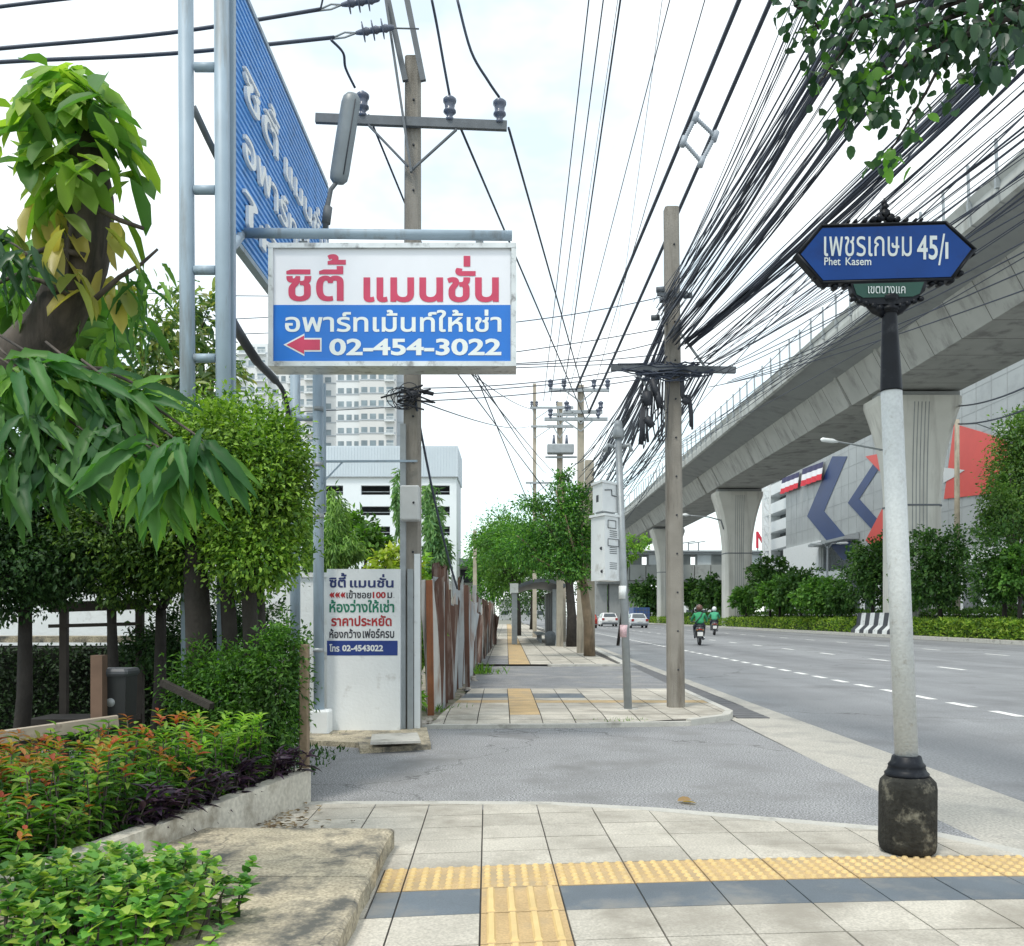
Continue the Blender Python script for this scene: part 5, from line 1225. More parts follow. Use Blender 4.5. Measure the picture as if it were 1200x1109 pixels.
tree('wild_shrub', 'wild bushes growing between the painted wall and the scrap fence', 'shrub', [(c3(486,760,13.5),(.16,.5,.55)),(c3(478,800,12.5),(.12,.4,.4)),(c3(500,740,15),(.22,.6,.55)),(c3(492,690,16),(.2,.5,.5)),(c3(483,825,12.2),(.12,.2,.2))], [([(-1.45,13.5,-.03),c3(486,765,13.5)],.03,.015)], 2600, .12, GREEN_LT, M['bark'], 55)
tree('bare_vine', 'tangle of creeper on the utility pole foot', 'shrub', [(c3(474,770,11.35),(.05,.1,.5)),(c3(472,820,11.35),(.05,.1,.25))], [([(-1.35,11.4,-.03),c3(474,780,11.35)],.012,.008)], 240, .06, GREEN, M['bark'], 56)

# median trees
MED = leafmat('median_leaf', [(.018,.055,.013),(.035,.09,.02),(.075,.15,.03)], trans=.25)
MED2 = leafmat('median_leaf_light', [(.035,.1,.02),(.07,.17,.03),(.12,.24,.04)], trans=.3)
def med_tree(label, cx, top, bot, half, d, mat, seed, n=2600, size=.32, mul=None):
    d = 27.9*F/(cx-600+9); size = .30*d/70; c = P(cx,(top+bot)/2,d); hw = half*d/F; hh = (bot-top)/2*d/F; r = np.random.default_rng(seed+500)
    bl = [((c.x,c.y,c.z),(hw*.9,hw*.9,hh*.9))]
    for k in range(6):
        u = norm(r.normal(size=3)); bl.append(((c.x+u[0]*hw*.45,c.y+u[1]*hw*.4,c.z+u[2]*hh*.45),(hw*.55,hw*.6,hh*.5)))
    tree('median_tree', label, 'tree', bl, [([(c.x,d,0),(c.x+.1,d,c.z-hh*.4)],.16,.1)], n, size, mat, M['bark_dark'], seed, 'clipped trees on the median', .35, .12, 'tiny', .6)
for a in (('round clipped median tree just left of the street sign post',1022,630,712,38,66,MED,61,5200,.3),('large round clipped median tree right of the street sign post',1101,610,714,47,58,MED,62,7500,.28),
          ('tall clipped median tree at the right edge of the picture',1176,606,716,42,51,MED,63,7500,.26),('light green young median tree in front at the right edge',1194,640,708,28,48.5,MED2,64,4000,.2),
          ('low bushy median tree, light green, nearest of those left of the barrier',962,676,720,36,76,MED2,65,4200,.3),('dark low median tree in front of the chevron wall',938,664,716,28,88,MED,66,3600,.3),
          ('light bushy median tree between the second pier and the chevron wall',913,676,718,26,84,MED2,67,3600,.3),('darker median tree beside the second pier',902,652,712,26,98,MED,68,3600,.34),
          ('small median tree right of the kerb pole',834,676,716,19,112,MED,69,2400,.34),('small dark median tree close beside the kerb pole',812,678,718,17,120,MED,70,2400,.34),('small leafy median tree left of the kerb pole',762,676,718,24,128,MED,71,2600,.36),
          ('tiny median tree left of the steel cabinet pole',714,684,718,18,150,MED2,72,2000,.4),('median tree far off behind the cabinet pole',735,682,716,17,142,MED,73,2000,.4),('low bush at the foot of the second pier',874,684,716,16,100,MED2,75,2200,.3),
          ('low leafy bush between the light bushy trees and the barrier',985,690,718,18,72,MED,76,2400,.26),('low leafy bush in the gap right of the street sign post',1062,690,716,18,62,MED2,77,2400,.22),('small dark bush left of the second pier',850,686,716,12,106,MED,78,1800,.32)):
    med_tree(*a)
BIG = leafmat('big_leaf', [(.04,.095,.03),(.08,.16,.045),(.15,.24,.06)], trans=.35)
tree('roadside_tree', 'big spreading tree at the right edge beyond the red gable', 'tree', [(c3(1203,520,72),(2.3,2.4,2.2)),(c3(1194,562,72),(2.2,2.4,2.2)),(c3(1176,592,70),(1.7,2.0,1.5)),(c3(1216,560,73),(3,3,4)),(c3(1212,490,73),(1.5,2,1.3)),(c3(1166,612,71),(1.4,2,1.2)),(c3(1195,605,72),(2.6,2.5,2.3)),(c3(1172,565,72),(1.0,1.4,.7))],
     [([(40,72,0),(40.4,72,6)],.4,.25)], 22000, .30, BIG, M['bark'], 74, shell=.8, clump=.2)
# hedges on the median
HEDGE = leafmat('hedge_leaf', [(.04,.09,.015),(.08,.16,.02),(.18,.27,.03),(.24,.32,.05)], trans=.3)
HEDGE2 = leafmat('hedge_leaf_dark', [(.03,.075,.015),(.055,.12,.02),(.10,.18,.03)], trans=.3)
def hedge(label, x, y0, y1, w, h, mat, n, size, seed):
    r = np.random.default_rng(seed); t = thing('hedge', label, 'hedge', (x,y0,.13))
    yy = y0 + (y1-y0)*r.random(n)**1.25; xx = x - .006*(yy-50) + w*(r.random(n)-.5); hh = h*(1+.07*np.sin(yy*1.3)+.05*np.sin(yy*3.1+1)); f = r.random(n)
    side = r.random(n) < .5
    zz = np.where(side, .13 + hh*f, .13 + hh*(1-.12*r.random(n))); xx = np.where(side, x - .006*(yy-50) - w/2 + .25*w*r.random(n)**2 + .12*r.normal(size=n), xx)
    p = np.stack([xx,yy,zz],1); d = norm(r.normal(size=(n,3))+np.array([-.6,-.2,.6])); q = norm(r.normal(size=(n,3))*.6+np.array([-.4,-.4,.8]))
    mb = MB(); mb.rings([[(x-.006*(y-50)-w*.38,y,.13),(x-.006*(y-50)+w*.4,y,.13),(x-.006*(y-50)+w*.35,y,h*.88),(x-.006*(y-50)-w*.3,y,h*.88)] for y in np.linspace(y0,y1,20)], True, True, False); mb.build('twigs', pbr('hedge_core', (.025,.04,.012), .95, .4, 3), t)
    leaves('foliage', p, d, q, size*(.6+.8*r.random(n)), size*.5, 'tiny', mat, t)
hedge('low front hedge on the median right of the striped barrier', 27.0, 42, 60.5, 1.3, 1.0, HEDGE, 9000, .2, 81)
hedge('low front hedge on the median left of the striped barrier', 27.0, 68.5, 170, 1.3, 1.0, HEDGE, 12000, .24, 82)
hedge('taller back hedge running along the median behind the barrier', 28.9, 40, 180, 1.4, 1.65, HEDGE2, 17000, .24, 83)
def barrier():
    t = thing('traffic_barrier', 'black and white striped concrete barrier between the median hedges', 'barrier', (26.3,64.5,.13))
    wh, bk = pbr('barrier_white', (.68,.7,.7), .7, .08, 3, stain=(.3,.3,.28), st_scale=3, st_amt=.3), pbr('barrier_black', (.045,.05,.06), .7, .15, 3)
    prof = [(-.75,0),(-.72,.25),(-.35,.6),(-.22,1.5),(.2,1.5),(.3,.6),(.6,.25),(.6,0)]; y = 61.0; k = 0
    while y < 68.2:
        w = .82; mb = MB(); mb.rings([[(26.6+x,yy,.13+z) for x,z in prof] for yy in (y,y+w-.004)], True, True, False); mb.build('stripe', bk if k % 2 == 0 else wh, t); y += w; k += 1
barrier()
# street lamps on the right
def lamp(label, px, d, topy, armpts, w=.16, zb=-.05):
    b = Vector(((px-600)*d/F,d,zb)); tp = P(px,topy,d); t = thing('street_lamp', label, 'street lamp', b, 'street lamps beside the road')
    mb = MB(); mb.tube([b,tp],[w*1.2,w*.8],10); mb.build('pole', M['pole_far'] if w > .2 else M['galv'], t)
    for (x,y) in armpts:
        q = P(x,y,d); mb = MB(); mb.tube([tp-Vector((0,0,.4)), tp.lerp(q,.5)+Vector((0,0,.15)), q],[.07,.06,.05],6); mb.build('arm', M['galv'], t)
        s = 1 if q.x > tp.x else -1; mb = MB(); mb.tube([q-Vector((s*.1,0,0)),q+Vector((s*.3,0,.02)),q+Vector((s*1.1,0,.06)),q+Vector((s*1.25,0,.04))],[.06,.13,.13,.04],8); mb.build('lamp_head', M['white'], t)
lamp('tall pale lamp post with an arm right of the street sign post', 1121.5, 78, 492, ((1168,505),), .24)
lamp('slim double armed lamp post before the chevron wall', 969.5, 100, 640, ((962,638),(981,637)), .12)
t = thing('bracket_lamp', 'long armed lamp fixed to the nearest viaduct pier', 'street lamp', P(1035,526,60))
mb = MB(); mb.tube([P(1036,528,61.5),P(1005,522,60),P(980,517.5,58.5)],[.07,.06,.05],8); mb.build('arm', M['galv'], t)
mb = MB(); mb.tube([P(982,518,58.5),P(976,517,58.4),P(964,515.5,58.2),P(961.5,515,58.2)],[.06,.15,.15,.04],8); mb.build('lamp_head', M['white'], t)
t = thing('bracket_lamp', 'long armed lamp fixed to the second viaduct pier', 'street lamp', P(848,618,107))
mb = MB(); mb.tube([P(848,620,108.5),P(845,610,107),P(830,606,106),P(806,604,105)],[.1,.09,.07,.05],8); mb.build('arm', M['galv'], t)
mb = MB(); mb.tube([P(808,604,105),P(804,603.6,105),P(797,603,105)],[.06,.2,.05],8); mb.build('lamp_head', M['white'], t)
cable(P(1123,497,62), P(1230,468,40), .05, .3, 'cable sagging from the nearest pier to the right edge', 'cables right of the nearest pier', n=10)
cable(P(1123,476,62), P(1230,440,40), .05, .3, 'cable sagging from the nearest pier to the right edge', 'cables right of the nearest pier', n=10)

# ================================================================== VEHICLES
M['tyre'] = pbr('tyre', (.02,.02,.022), .8, .1, 5); M['rim'] = pbr('rim', (.4,.42,.44), .35, .1, 5, metal=.7); M['lampred'] = pbr('lamp_red', (.32,.012,.012), .25, .1, 5); M['plate'] = pbr('plate', (.7,.7,.68), .5, .05, 5); M['chrome'] = pbr('chrome', (.5,.52,.55), .2, .05, 5, metal=.8)
def wheel(t, c, r, w):
    mb = MB(); mb.rings([[(c[0]+x, c[1]+rr_*math.cos(2*math.pi*j/18), c[2]+rr_*math.sin(2*math.pi*j/18)) for j in range(18)] for x, rr_ in ((-w/2,r*.8),(-w/2+.02,r),(w/2-.02,r),(w/2,r*.8))], True, True, True); wh = mb.build('wheel', M['tyre'], t)
    mb = MB(); mb.rings([[(c[0]+x, c[1]+rr_*math.cos(2*math.pi*j/14), c[2]+rr_*math.sin(2*math.pi*j/14)) for j in range(14)] for x, rr_ in ((-w/2-.012,r*.55),(w/2+.012,r*.55))], True, True, False); mb.build('rim', M['rim'], wh)
def car(label, loc, col, s=1.0, hatch=False, group='cars driving away along the road', rot=0):
    t = thing('car', label, 'car', (0,0,0), group); body = pbr('car_paint', col, .25, .03, 2); gl = M['darkglass']
    # side profile (y backwards negative = rear), built in stations across the width
    L = [(-2.2,.35),(-2.28,.55),(-2.22,.92),(-1.55 if not hatch else -2.15,1.0),(-.95 if not hatch else -1.75,1.42),(-.3,1.47),(.35,1.42),(1.05,.98),(2.0,.85),(2.2,.6),(2.15,.3),(1.6,.22),(-1.7,.22)]
    xs = [(-.86,.86),(-.80,.96),(-.55,1.0),(.55,1.0),(.80,.96),(.86,.86)]
    mb = MB(); mb.smooth = True; rs = []
    for x, k in xs:
        rs.append([((x*(1-.16*max(0,z-.95)/.5)), y*(.985 if abs(x) > .7 else 1), (.25+(z-.25)*k) if z > .5 else z) for y,z in L])
    mb.rings(rs, True, True, False); mb.build('body', body, t)
    rt, rb_ = (L[4], L[3]); 
    def pane(name, pts): mb = MB(); mb.prism(pts, (0,-.004,.004)); mb.build(name, gl, t)
    y0,z0 = rb_[0]-.03, rb_[1]+.02; y1,z1 = rt[0]-.06, rt[1]-.06
    pane('rear_window', [(-.66,y0,z0+.02),(.66,y0,z0+.02),(.54,y1,z1+.02),(-.54,y1,z1+.02)])
    pane('windscreen', [(-.68,1.0,1.04),(.68,1.0,1.04),(.55,.42,1.40),(-.55,.42,1.40)])
    for sx in (-1,1):
        mb = MB(); mb.prism([(sx*.835,rb_[0]+.25,1.02),(sx*.835,.85,1.02),(sx*.735,.3,1.37),(sx*.735,rt[0]+.05,1.37)], (sx*.01,0,0)); mb.build('side_window', gl, t)
        mb = MB(); mb.box((sx*.58,-2.30,.68),(sx*.82,-2.2,.90)); mb.build('tail_lamp', M['lampred'], t)
        mb = MB(); mb.box((sx*.86,.75,.98),(sx*1.02,.85,1.1)); mb.build('mirror', body, t)
        for yy in (-1.35,1.35): wheel(t, (sx*.76,yy,.31), .31, .2)
    mb = MB(); mb.box((-.24,-2.315,.62),(.24,-2.26,.76)); mb.build('number_plate', M['plate'], t)
    mb = MB(); mb.box((-.8,-2.31,.30),(.8,-2.2,.42)); mb.build('bumper', M['darksteel'], t)
    t.location = loc; t.scale = (s,s,s); t.rotation_euler = (0,0,rot); return t
def at(px, py): g = G(px,py,ZR); return (g.x,g.y,ZR)
car('silver white saloon car driving away, just right of the steel cabinet pole', at(746,736.0), (.6,.63,.66), 1.22)
car('white hatchback car driving away, just left of the steel cabinet pole', at(712,734.2), (.72,.72,.72), 1.3, True)
car('red car half hidden behind the leaning tan tree trunk', at(688,736), (.42,.05,.03), 1.2, True)
car('small white car farther left than the red one', at(675,731), (.55,.57,.6), 1.15)
car('far white car partly hidden by the median trees', (38.5,120,ZR), (.72,.73,.74), 1.2, True, 'cars on the opposite carriageway')
car('pale blue car beyond the striped barrier', (36.5,88,ZR), (.45,.52,.6), 1.2, False, 'cars on the opposite carriageway')
# lorry
t = thing('lorry', 'blue boxed lorry ahead of the silver white saloon', 'lorry', (0,0,0)); s = 1.0
mb = MB(); mb.box((-1.15,-3,1.0),(1.15,2,3.0)); bx = mb.build('cargo_box', pbr('lorry_blue', (.04,.09,.24), .5, .1, 1), t)
mb = MB()
for x in (-.75,-.25,.25,.75): mb.box((x-.03,-3.04,1.1),(x+.03,-3.001,2.9))
for z in (1.3,1.9,2.5): mb.box((-1.1,-3.03,z-.03),(1.1,-3.005,z+.03))
mb.build('rail', M['darksteel'], bx)
mb = MB(); mb.rings([[(-1.05,2.1,.6),(1.05,2.1,.6),(1.05,4,.6),(-1.05,4,.6)],[(-1.05,2.1,1.6),(1.05,2.1,1.6),(1.05,4,1.6),(-1.05,4,1.6)],[(-.95,2.15,2.6),(.95,2.15,2.6),(.95,3.5,2.6),(-.95,3.5,2.6)]], True, True, False); mb.build('cab', M['white'], t)
mb = MB(); mb.box((-.9,-2.9,.6),(.9,3.8,1.0)); mb.build('chassis', M['black'], t)
for sx in (-1,1):
    for yy in (-1.8,2.9): wheel(t, (sx*.9,yy,.45), .45, .28)
    mb = MB(); mb.box((sx*.7,-3.02,.75),(sx*1.0,-2.92,.95)); mb.build('tail_lamp', M['lampred'], t)
t.location = (21.2,150,ZR); t.scale = (1.15,1.15,.95)

def skin(name, verts, edges, radii, mat, parent, sub=2, root=0):
    me = bpy.data.meshes.new(name); me.from_pydata(verts, edges, []); o = bpy.data.objects.new('tmp', me); C.objects.link(o)
    md = o.modifiers.new('s','SKIN'); md.use_smooth_shade = True; ss = o.modifiers.new('u','SUBSURF'); ss.levels = ss.render_levels = sub
    for i, r in enumerate(radii): me.skin_vertices[0].data[i].radius = (r,r) if not hasattr(r,'__len__') else r
    me.skin_vertices[0].data[root].use_root = True
    bpy.context.view_layer.update(); dg = bpy.context.evaluated_depsgraph_get(); m2 = bpy.data.meshes.new_from_object(o.evaluated_get(dg)); bpy.data.objects.remove(o)
    m2.name = name; m2.materials.clear(); m2.materials.append(mat)
    for p in m2.polygons: p.use_smooth = True
    ob = bpy.data.objects.new(name, m2); C.objects.link(ob); ob.parent = parent; return ob
SKIN = pbr('skin', (.36,.21,.14), .6, .05, 8); TROU = pbr('trousers', (.025,.03,.045), .85, .2, 8)
def motorbike(label, loc, s, body):
    t = thing('motorbike', label, 'motorbike', (0,0,0), 'motorbikes on the road')
    for yy in (-.62,.66): wheel(t, (0,yy,.29), .29, .11)
    mb = MB(); mb.smooth = True
    st = [(-.85,.12,.5,.80),(-.7,.23,.36,.86),(-.35,.24,.26,.84),(-.05,.15,.27,.62),(.2,.14,.25,.42),(.42,.15,.3,.6),(.5,.12,.42,1.0),(.6,.05,.6,1.02)]
    mb.rings([[(w*math.cos(a), y, (z0+z1)/2+(z1-z0)/2*math.sin(a)) for a in np.linspace(0,2*math.pi,13)[:-1]] for y,w,z0,z1 in st], True, True, True); mb.build('body', body, t)
    mb = MB(); mb.smooth = True
    mb.rings([[(w*math.cos(a), y, z+.05*math.sin(a)) for a in np.linspace(0,2*math.pi,11)[:-1]] for y,w,z in ((-.72,.08,.87),(-.55,.15,.87),(-.2,.16,.84),(.08,.13,.81),(.14,.06,.8))], True, True, True); mb.build('seat', M['black'], t)
    mb = MB(); mb.tube([(-.36,.36,1.03),(-.2,.46,1.04),(0,.5,1.03),(.2,.46,1.04),(.36,.36,1.03)], .02, 8); mb.tube([(0,.5,1.0),(0,.66,.3)],.035,8); hb = mb.build('handlebar', M['darksteel'], t)
    for sx in (-1,1):
        mb = MB(); mb.tube([(sx*.3,.44,1.04),(sx*.36,.46,1.17)],.008,5); mb.tube([(sx*.37,.45,1.2),(sx*.37,.46,1.2)],.06,10); mb.build('mirror', M['black'], hb)
        mb = MB(); mb.box((sx*.11,-.87,.67),(sx*.15,-.78,.71)); mb.build('indicator', pbr('amber', (.6,.25,.03), .3, .1, 5), t)
    mb = MB(); mb.box((-.08,-.885,.69),(.08,-.82,.74)); mb.build('tail_lamp', M['lampred'], t)
    mb = MB(); mb.box((-.12,-.95,.42),(.12,-.935,.6)); mb.build('number_plate', M['plate'], t)
    mb = MB(); mb.bar((0,-.9,.68),(0,-.92,.32),.16,.015,(0,1,0)); mb.build('mudguard', M['black'], t)
    mb = MB(); mb.tube([(.14,.1,.25),(.16,-.35,.28),(.17,-.8,.36)],[.03,.05,.055],10); mb.build('exhaust', M['chrome'], t)
    t.location = loc; t.scale = (s,s,s); t.rotation_euler = (0,0,-math.atan2(loc[0],loc[1])*.8); return t
def rider(label, loc, s, jacket, helm, strap=None, bag=None):
    t = thing('person', label, 'person', (0,0,0), 'motorbike riders')
    v = [(0,-.3,.90),(0,-.28,1.06),(0,-.22,1.24),(0,-.17,1.38),(0,-.13,1.47),(0,-.11,1.56),(0,-.09,1.66),
         (-.13,-.28,.90),(-.21,.10,.86),(-.20,.16,.58),(-.19,.14,.36),(-.19,.27,.31),
         (.13,-.28,.90),(.21,.10,.86),(.20,.16,.58),(.19,.14,.36),(.19,.27,.31)]
    e = [(0,1),(1,2),(2,3),(3,4),(4,5),(5,6),(0,7),(7,8),(8,9),(9,10),(10,11),(0,12),(12,13),(13,14),(14,15),(15,16)]
    r = [.15,.15,.16,.15,.06,.075,.095,.11,.085,.06,.045,.045,.11,.085,.06,.045,.045]
    v += [(-.19,-.17,1.38),(-.31,.02,1.16),(-.33,.33,1.07),(-.33,.40,1.05),(.19,-.17,1.38),(.31,.02,1.16),(.33,.33,1.07),(.33,.40,1.05)]
    e += [(3,17),(17,18),(18,19),(19,20),(3,21),(21,22),(22,23),(23,24)]; r += [.075,.06,.045,.04]*2
    bo = skin('body', v, e, r, TROU, t, 1); bo.data.materials.append(SKIN)
    jv = [(0,-.31,.92),(0,-.29,1.06),(0,-.23,1.24),(0,-.17,1.38),(-.2,-.17,1.37),(-.31,.02,1.16),(-.335,.30,1.08),(.2,-.17,1.37),(.31,.02,1.16),(.335,.30,1.08),(0,-.14,1.45)]
    skin('jacket', jv, [(0,1),(1,2),(2,3),(3,10),(3,4),(4,5),(5,6),(3,7),(7,8),(8,9)], [(.2,.17),(.2,.17),(.21,.17),(.19,.15),.09,.075,.062,.09,.075,.062,.09], jacket, t, 2)
    mb = MB(); mb.smooth = True
    c = (0,-.08,1.66); rs = []
    for i in range(9):
        a = -math.pi*.36 + (math.pi*.86)*i/8; rs.append([(c[0]+.145*math.cos(a)*math.cos(b), c[1]+.165*math.cos(a)*math.sin(b), c[2]+.16*math.sin(a)) for b in np.linspace(0,2*math.pi,17)[:-1]])
    mb.rings(rs, True, True, True); he = mb.build('helmet', helm, t)
    mb = MB(); mb.tube([(-.1,.055,1.68),(0,.085,1.68),(.1,.055,1.68)],.04,6); mb.build('visor', M['darkglass'], he)
    if strap:
        mb = MB(); mb.tube([(.13,-.26,1.46),(.05,-.41,1.3),(-.1,-.45,1.12),(-.2,-.42,.97)],.022,5); mb.build('bag_strap', strap, t)
    for sx in (-1,1):                                              # gloved hands: palm, four fingers round the grip, thumb
        mb = MB(); mb.smooth = True; h = (sx*.335,.37,1.06); mb.tube([(sx*.334,.31,1.075),(sx*.336,.345,1.07),(sx*.337,.385,1.06)],[.033,.042,.036],8)
        for q in range(4): x = sx*(.30+.021*q); mb.tube([(x,.385,1.075),(x,.415-.004*abs(q-1),1.06),(x,.41,1.03),(x,.385,1.02)],[.011,.0105,.0095,.008],6)
        mb.tube([(sx*.30,.35,1.06),(sx*.285,.375,1.035),(sx*.295,.395,1.02)],[.012,.011,.009],6); mb.build('hand', SKIN, t)
    t.location = loc; t.scale = (s,s,s); t.rotation_euler = (0,0,-math.atan2(loc[0],loc[1])*.8); return t
JG = pbr('jacket_green', (.03,.28,.12), .8, .15, 6); JG2 = pbr('jacket_lightgreen', (.06,.36,.2), .8, .15, 6)
p1 = at(823,756.6)
motorbike('black motorbike ridden by the nearer green jacketed rider', (p1[0],p1[1]+.7,ZR), 1.12, pbr('bike_black', (.03,.03,.035), .3, .2, 4)); rider('nearer motorbike rider in a green jacket with a shoulder strap and brown helmet', (p1[0],p1[1]+.7,ZR), 1.12, JG, pbr('helmet_brown', (.12,.06,.045), .3, .2, 6), M['black'])
p2 = at(837,744.4)
motorbike('motorbike of the second rider, farther ahead and half hidden', (p2[0],p2[1],ZR), 1.2, pbr('bike_dark', (.05,.05,.06), .3, .2, 4)); rider('second motorbike rider in light green with a white helmet', (p2[0],p2[1],ZR), 1.2, JG2, pbr('helmet_white', (.7,.72,.74), .3, .05, 6))
p3 = at(756,732)
motorbike('far motorbike to the right of the silver white saloon', (p3[0],p3[1],ZR), 1.3, M['lampred']); rider('far motorbike rider in red beside the silver white saloon', (p3[0],p3[1],ZR), 1.3, pbr('jacket_red', (.42,.05,.05), .8, .1, 6), pbr('helmet_white2', (.7,.7,.7), .3, .05, 6))

# ================================================================== GARDEN ON THE LEFT
# planter with shrubs
PW = [(-1.56,6.85),(-1.78,5.9),(-2.02,4.95),(-2.28,3.9),(-2.6,2.6)]
mb = MB(); n = len(PW); o_ = [(x-.12,y-.03) for x,y in PW]
poly = PW + o_[::-1]; mb.prism([(x,y,-.08) for x,y in poly], (0,0,.30)); mb.prism([(-1.56,6.85,-.081),(-1.69,6.83,-.081),(-1.69,6.95,-.081),(-1.56,6.95,-.081)], (0,0,.299))
mb.build('planter_wall', M['planter'], None, label='low stained white planter wall holding the flower bed', cat='planter')
sheet('planter_soil', [(-1.66,6.9,.14),(-2.4,3.9,.14),(-2.72,2.6,.14),(-8,2.6,.14),(-8,6.9,.14)], M['lawn'])
# old concrete step
def step():
    t = thing('concrete_step', 'mossy concrete step slab at the edge of the pavement by the planter', 'step', (-1.3,4,-.02))
    xa = lambda y: -.70 - .015*(y-3.5)
    for y0, y1 in ((2.2,4.47),(4.48,5.5)):
        mb = MB(); L_ = -2.35; pts = []
        N = 10; rr2 = random.Random(int(y0*10))
        edge = [(xa(y0+(y1-y0)*i/N) + rr2.uniform(-.008,.008), y0+(y1-y0)*i/N) for i in range(N+1)]
        base = edge + [(L_,y1+(.02 if y1 > 5 else 0)),(L_,y0)]
        k = len(base); lo = [(x,y,-.05) for x,y in base]; mid = [(x,y,.082) for x,y in base]; top = [(x-(.018 if i <= N else 0),y-(.012 if i == N and y1 > 5 else 0),.098) for i,(x,y) in enumerate(base)]
        mb.rings([lo,mid,top], True, True, False); mb.build('slab', M['slab'], t)
step()
# leaf litter between step and planter
r = np.random.default_rng(77); n = 130; p = np.stack([-1.62+.28*r.normal(size=n)*.5, 6.1+.35*r.normal(size=n), np.full(n,-.015)],1)
leaves('leaf_litter', p, np.concatenate([r.normal(size=(n,2)), .15*r.random((n,1))],1), np.concatenate([.2*r.normal(size=(n,2)), np.ones((n,1))],1), .05, .028, 'oval', leafmat('litter', [(.07,.05,.03),(.16,.11,.06),(.26,.2,.12)], .1), None, label='dry fallen leaves in the corner by the end of the planter wall', cat='leaf litter', kind='stuff')

def shrub(name, label, cat, stems, mat_low, mat_tip, per, L0, W0, seed, group=None, tipn=6, kind='lance', tip_frac=1.0, spread=.10):
    """stems: list of (base, top)"""
    r = np.random.default_rng(seed); b0 = np.mean([s[0] for s in stems],0); t = thing(name, label, cat, Vector(b0), group)
    mb = MB(); P1,D1,N1 = [],[],[]; P2,D2,N2 = [],[],[]
    for s in stems:
        a, b = np.array(s[0],float), np.array(s[1],float); mb.tube([a,(a+b)/2+r.normal(size=3)*.02,b],[.007,.006,.003],4)
        ax = (b-a)/np.linalg.norm(b-a)
        for i in range(per):
            f = .25+.75*((i+r.random())/per); q = a+(b-a)*f + r.normal(size=3)*.012; an = i*2.4+r.random(); rad = np.array([math.cos(an),math.sin(an),0])
            D1.append(rad*.95+ax*(-.05+.5*f)+r.normal(size=3)*.25); P1.append(q); N1.append(np.array([0,0,1.])+rad*-.3+r.normal(size=3)*.2)
        if r.random() < tip_frac:
            for i in range(tipn):
                an = i*2.4+r.random(); rad = np.array([math.cos(an),math.sin(an),0]); P2.append(b+ax*.01*i); D2.append(rad*(.7+.5*r.random())+ax*(.35+.5*r.random())); N2.append(np.array([0,0,1.])-rad*.4+.25*r.normal(size=3))
    mb.build('stems', M['bark'], t, kind='stuff')
    leaves('leaves', P1, D1, N1, L0*(.65+.6*r.random(len(P1))), W0*(.8+.4*r.random(len(P1))), kind, mat_low, t)
    if P2: leaves('young_leaves', P2, D2, N2, L0*.8*(.6+.6*r.random(len(P2))), W0*.8, kind, mat_tip, t)
    return t
RED = leafmat('red_tip', [(.24,.045,.025),(.30,.075,.03),(.32,.14,.04),(.22,.20,.04),(.12,.2,.03)], .35); LOW = leafmat('shrub_green', [(.02,.065,.015),(.05,.14,.022),(.10,.22,.03),(.20,.30,.05)], .35, .45)
LIME = leafmat('lime_tip', [(.14,.28,.03),(.22,.36,.05),(.11,.24,.04)], .4)
PURP = leafmat('purple_leaf', [(.02,.012,.025),(.035,.02,.04),(.05,.025,.045)], .15, .35)
def bedx(y): return float(np.interp(y, [2.6,3.9,4.95,5.9,6.85], [-2.6,-2.28,-2.02,-1.78,-1.56])) - .16
r = np.random.default_rng(88)
clumps = [('red tipped shrub clump at the left edge of the bed',-3.05,5.0,.62,'R'),('red tipped shrub clump in the middle of the bed, the reddest',-2.55,4.9,.60,'R'),('red tipped shrub clump at the back left below the weathered rail',-3.2,5.9,.40,'R'),
          ('green and orange shrub clump beside the purple plants',-2.2,5.6,.56,'M'),('light green shrub clump at the right of the bed below the hedge',-1.95,6.25,.60,'L'),('green shrub clump at the back of the bed by the wooden post',-2.6,6.2,.62,'M'),
          ('dark green leafy clump at the lower left corner of the bed',-2.75,4.1,.42,'D'),('low green shrub clump in the front of the bed above the heart leaved bush',-2.4,4.35,.42,'M')]
for i,(lb,cx,cy,h,kd) in enumerate(clumps):
    st_ = []
    for k in range(56 if kd != 'D' else 44):
        x = cx+.27*r.normal(); y = cy+.24*r.normal(); x = min(x, bedx(max(2.7,min(6.8,y)))-.02); hh = h*.86*(.55+.5*r.random()); st_.append(((x,y,.12),(x+.06*r.normal(),y+.05*r.normal(),.12+hh)))
    shrub('red_tip_shrub' if kd in 'RM' else 'green_shrub', lb, 'shrub', st_, LOW, {'R':RED,'M':RED,'L':LIME,'D':LOW}[kd], 18, .092 if kd != 'D' else .12, .031 if kd != 'D' else .042, 90+i, 'shrubs in the planter bed', 7, tip_frac={'R':.62,'M':.25,'L':.9,'D':.3}[kd])
for i, y in enumerate((5.2,5.6,6.15,6.6)):
    st_ = []
    for k in range(9): yy = y+.14*r.normal(); x = bedx(yy)+.06-.07*abs(r.normal()); st_.append(((x,yy,.13),(x+.05+.03*r.normal(),yy-.03,.13+.17+.1*r.random())))
    shrub('purple_plant', 'dark purple leaved plant spilling over the planter wall', 'plant', st_, PURP, PURP, 9, .13, .034, 120+i, 'purple plants along the planter wall', 4)
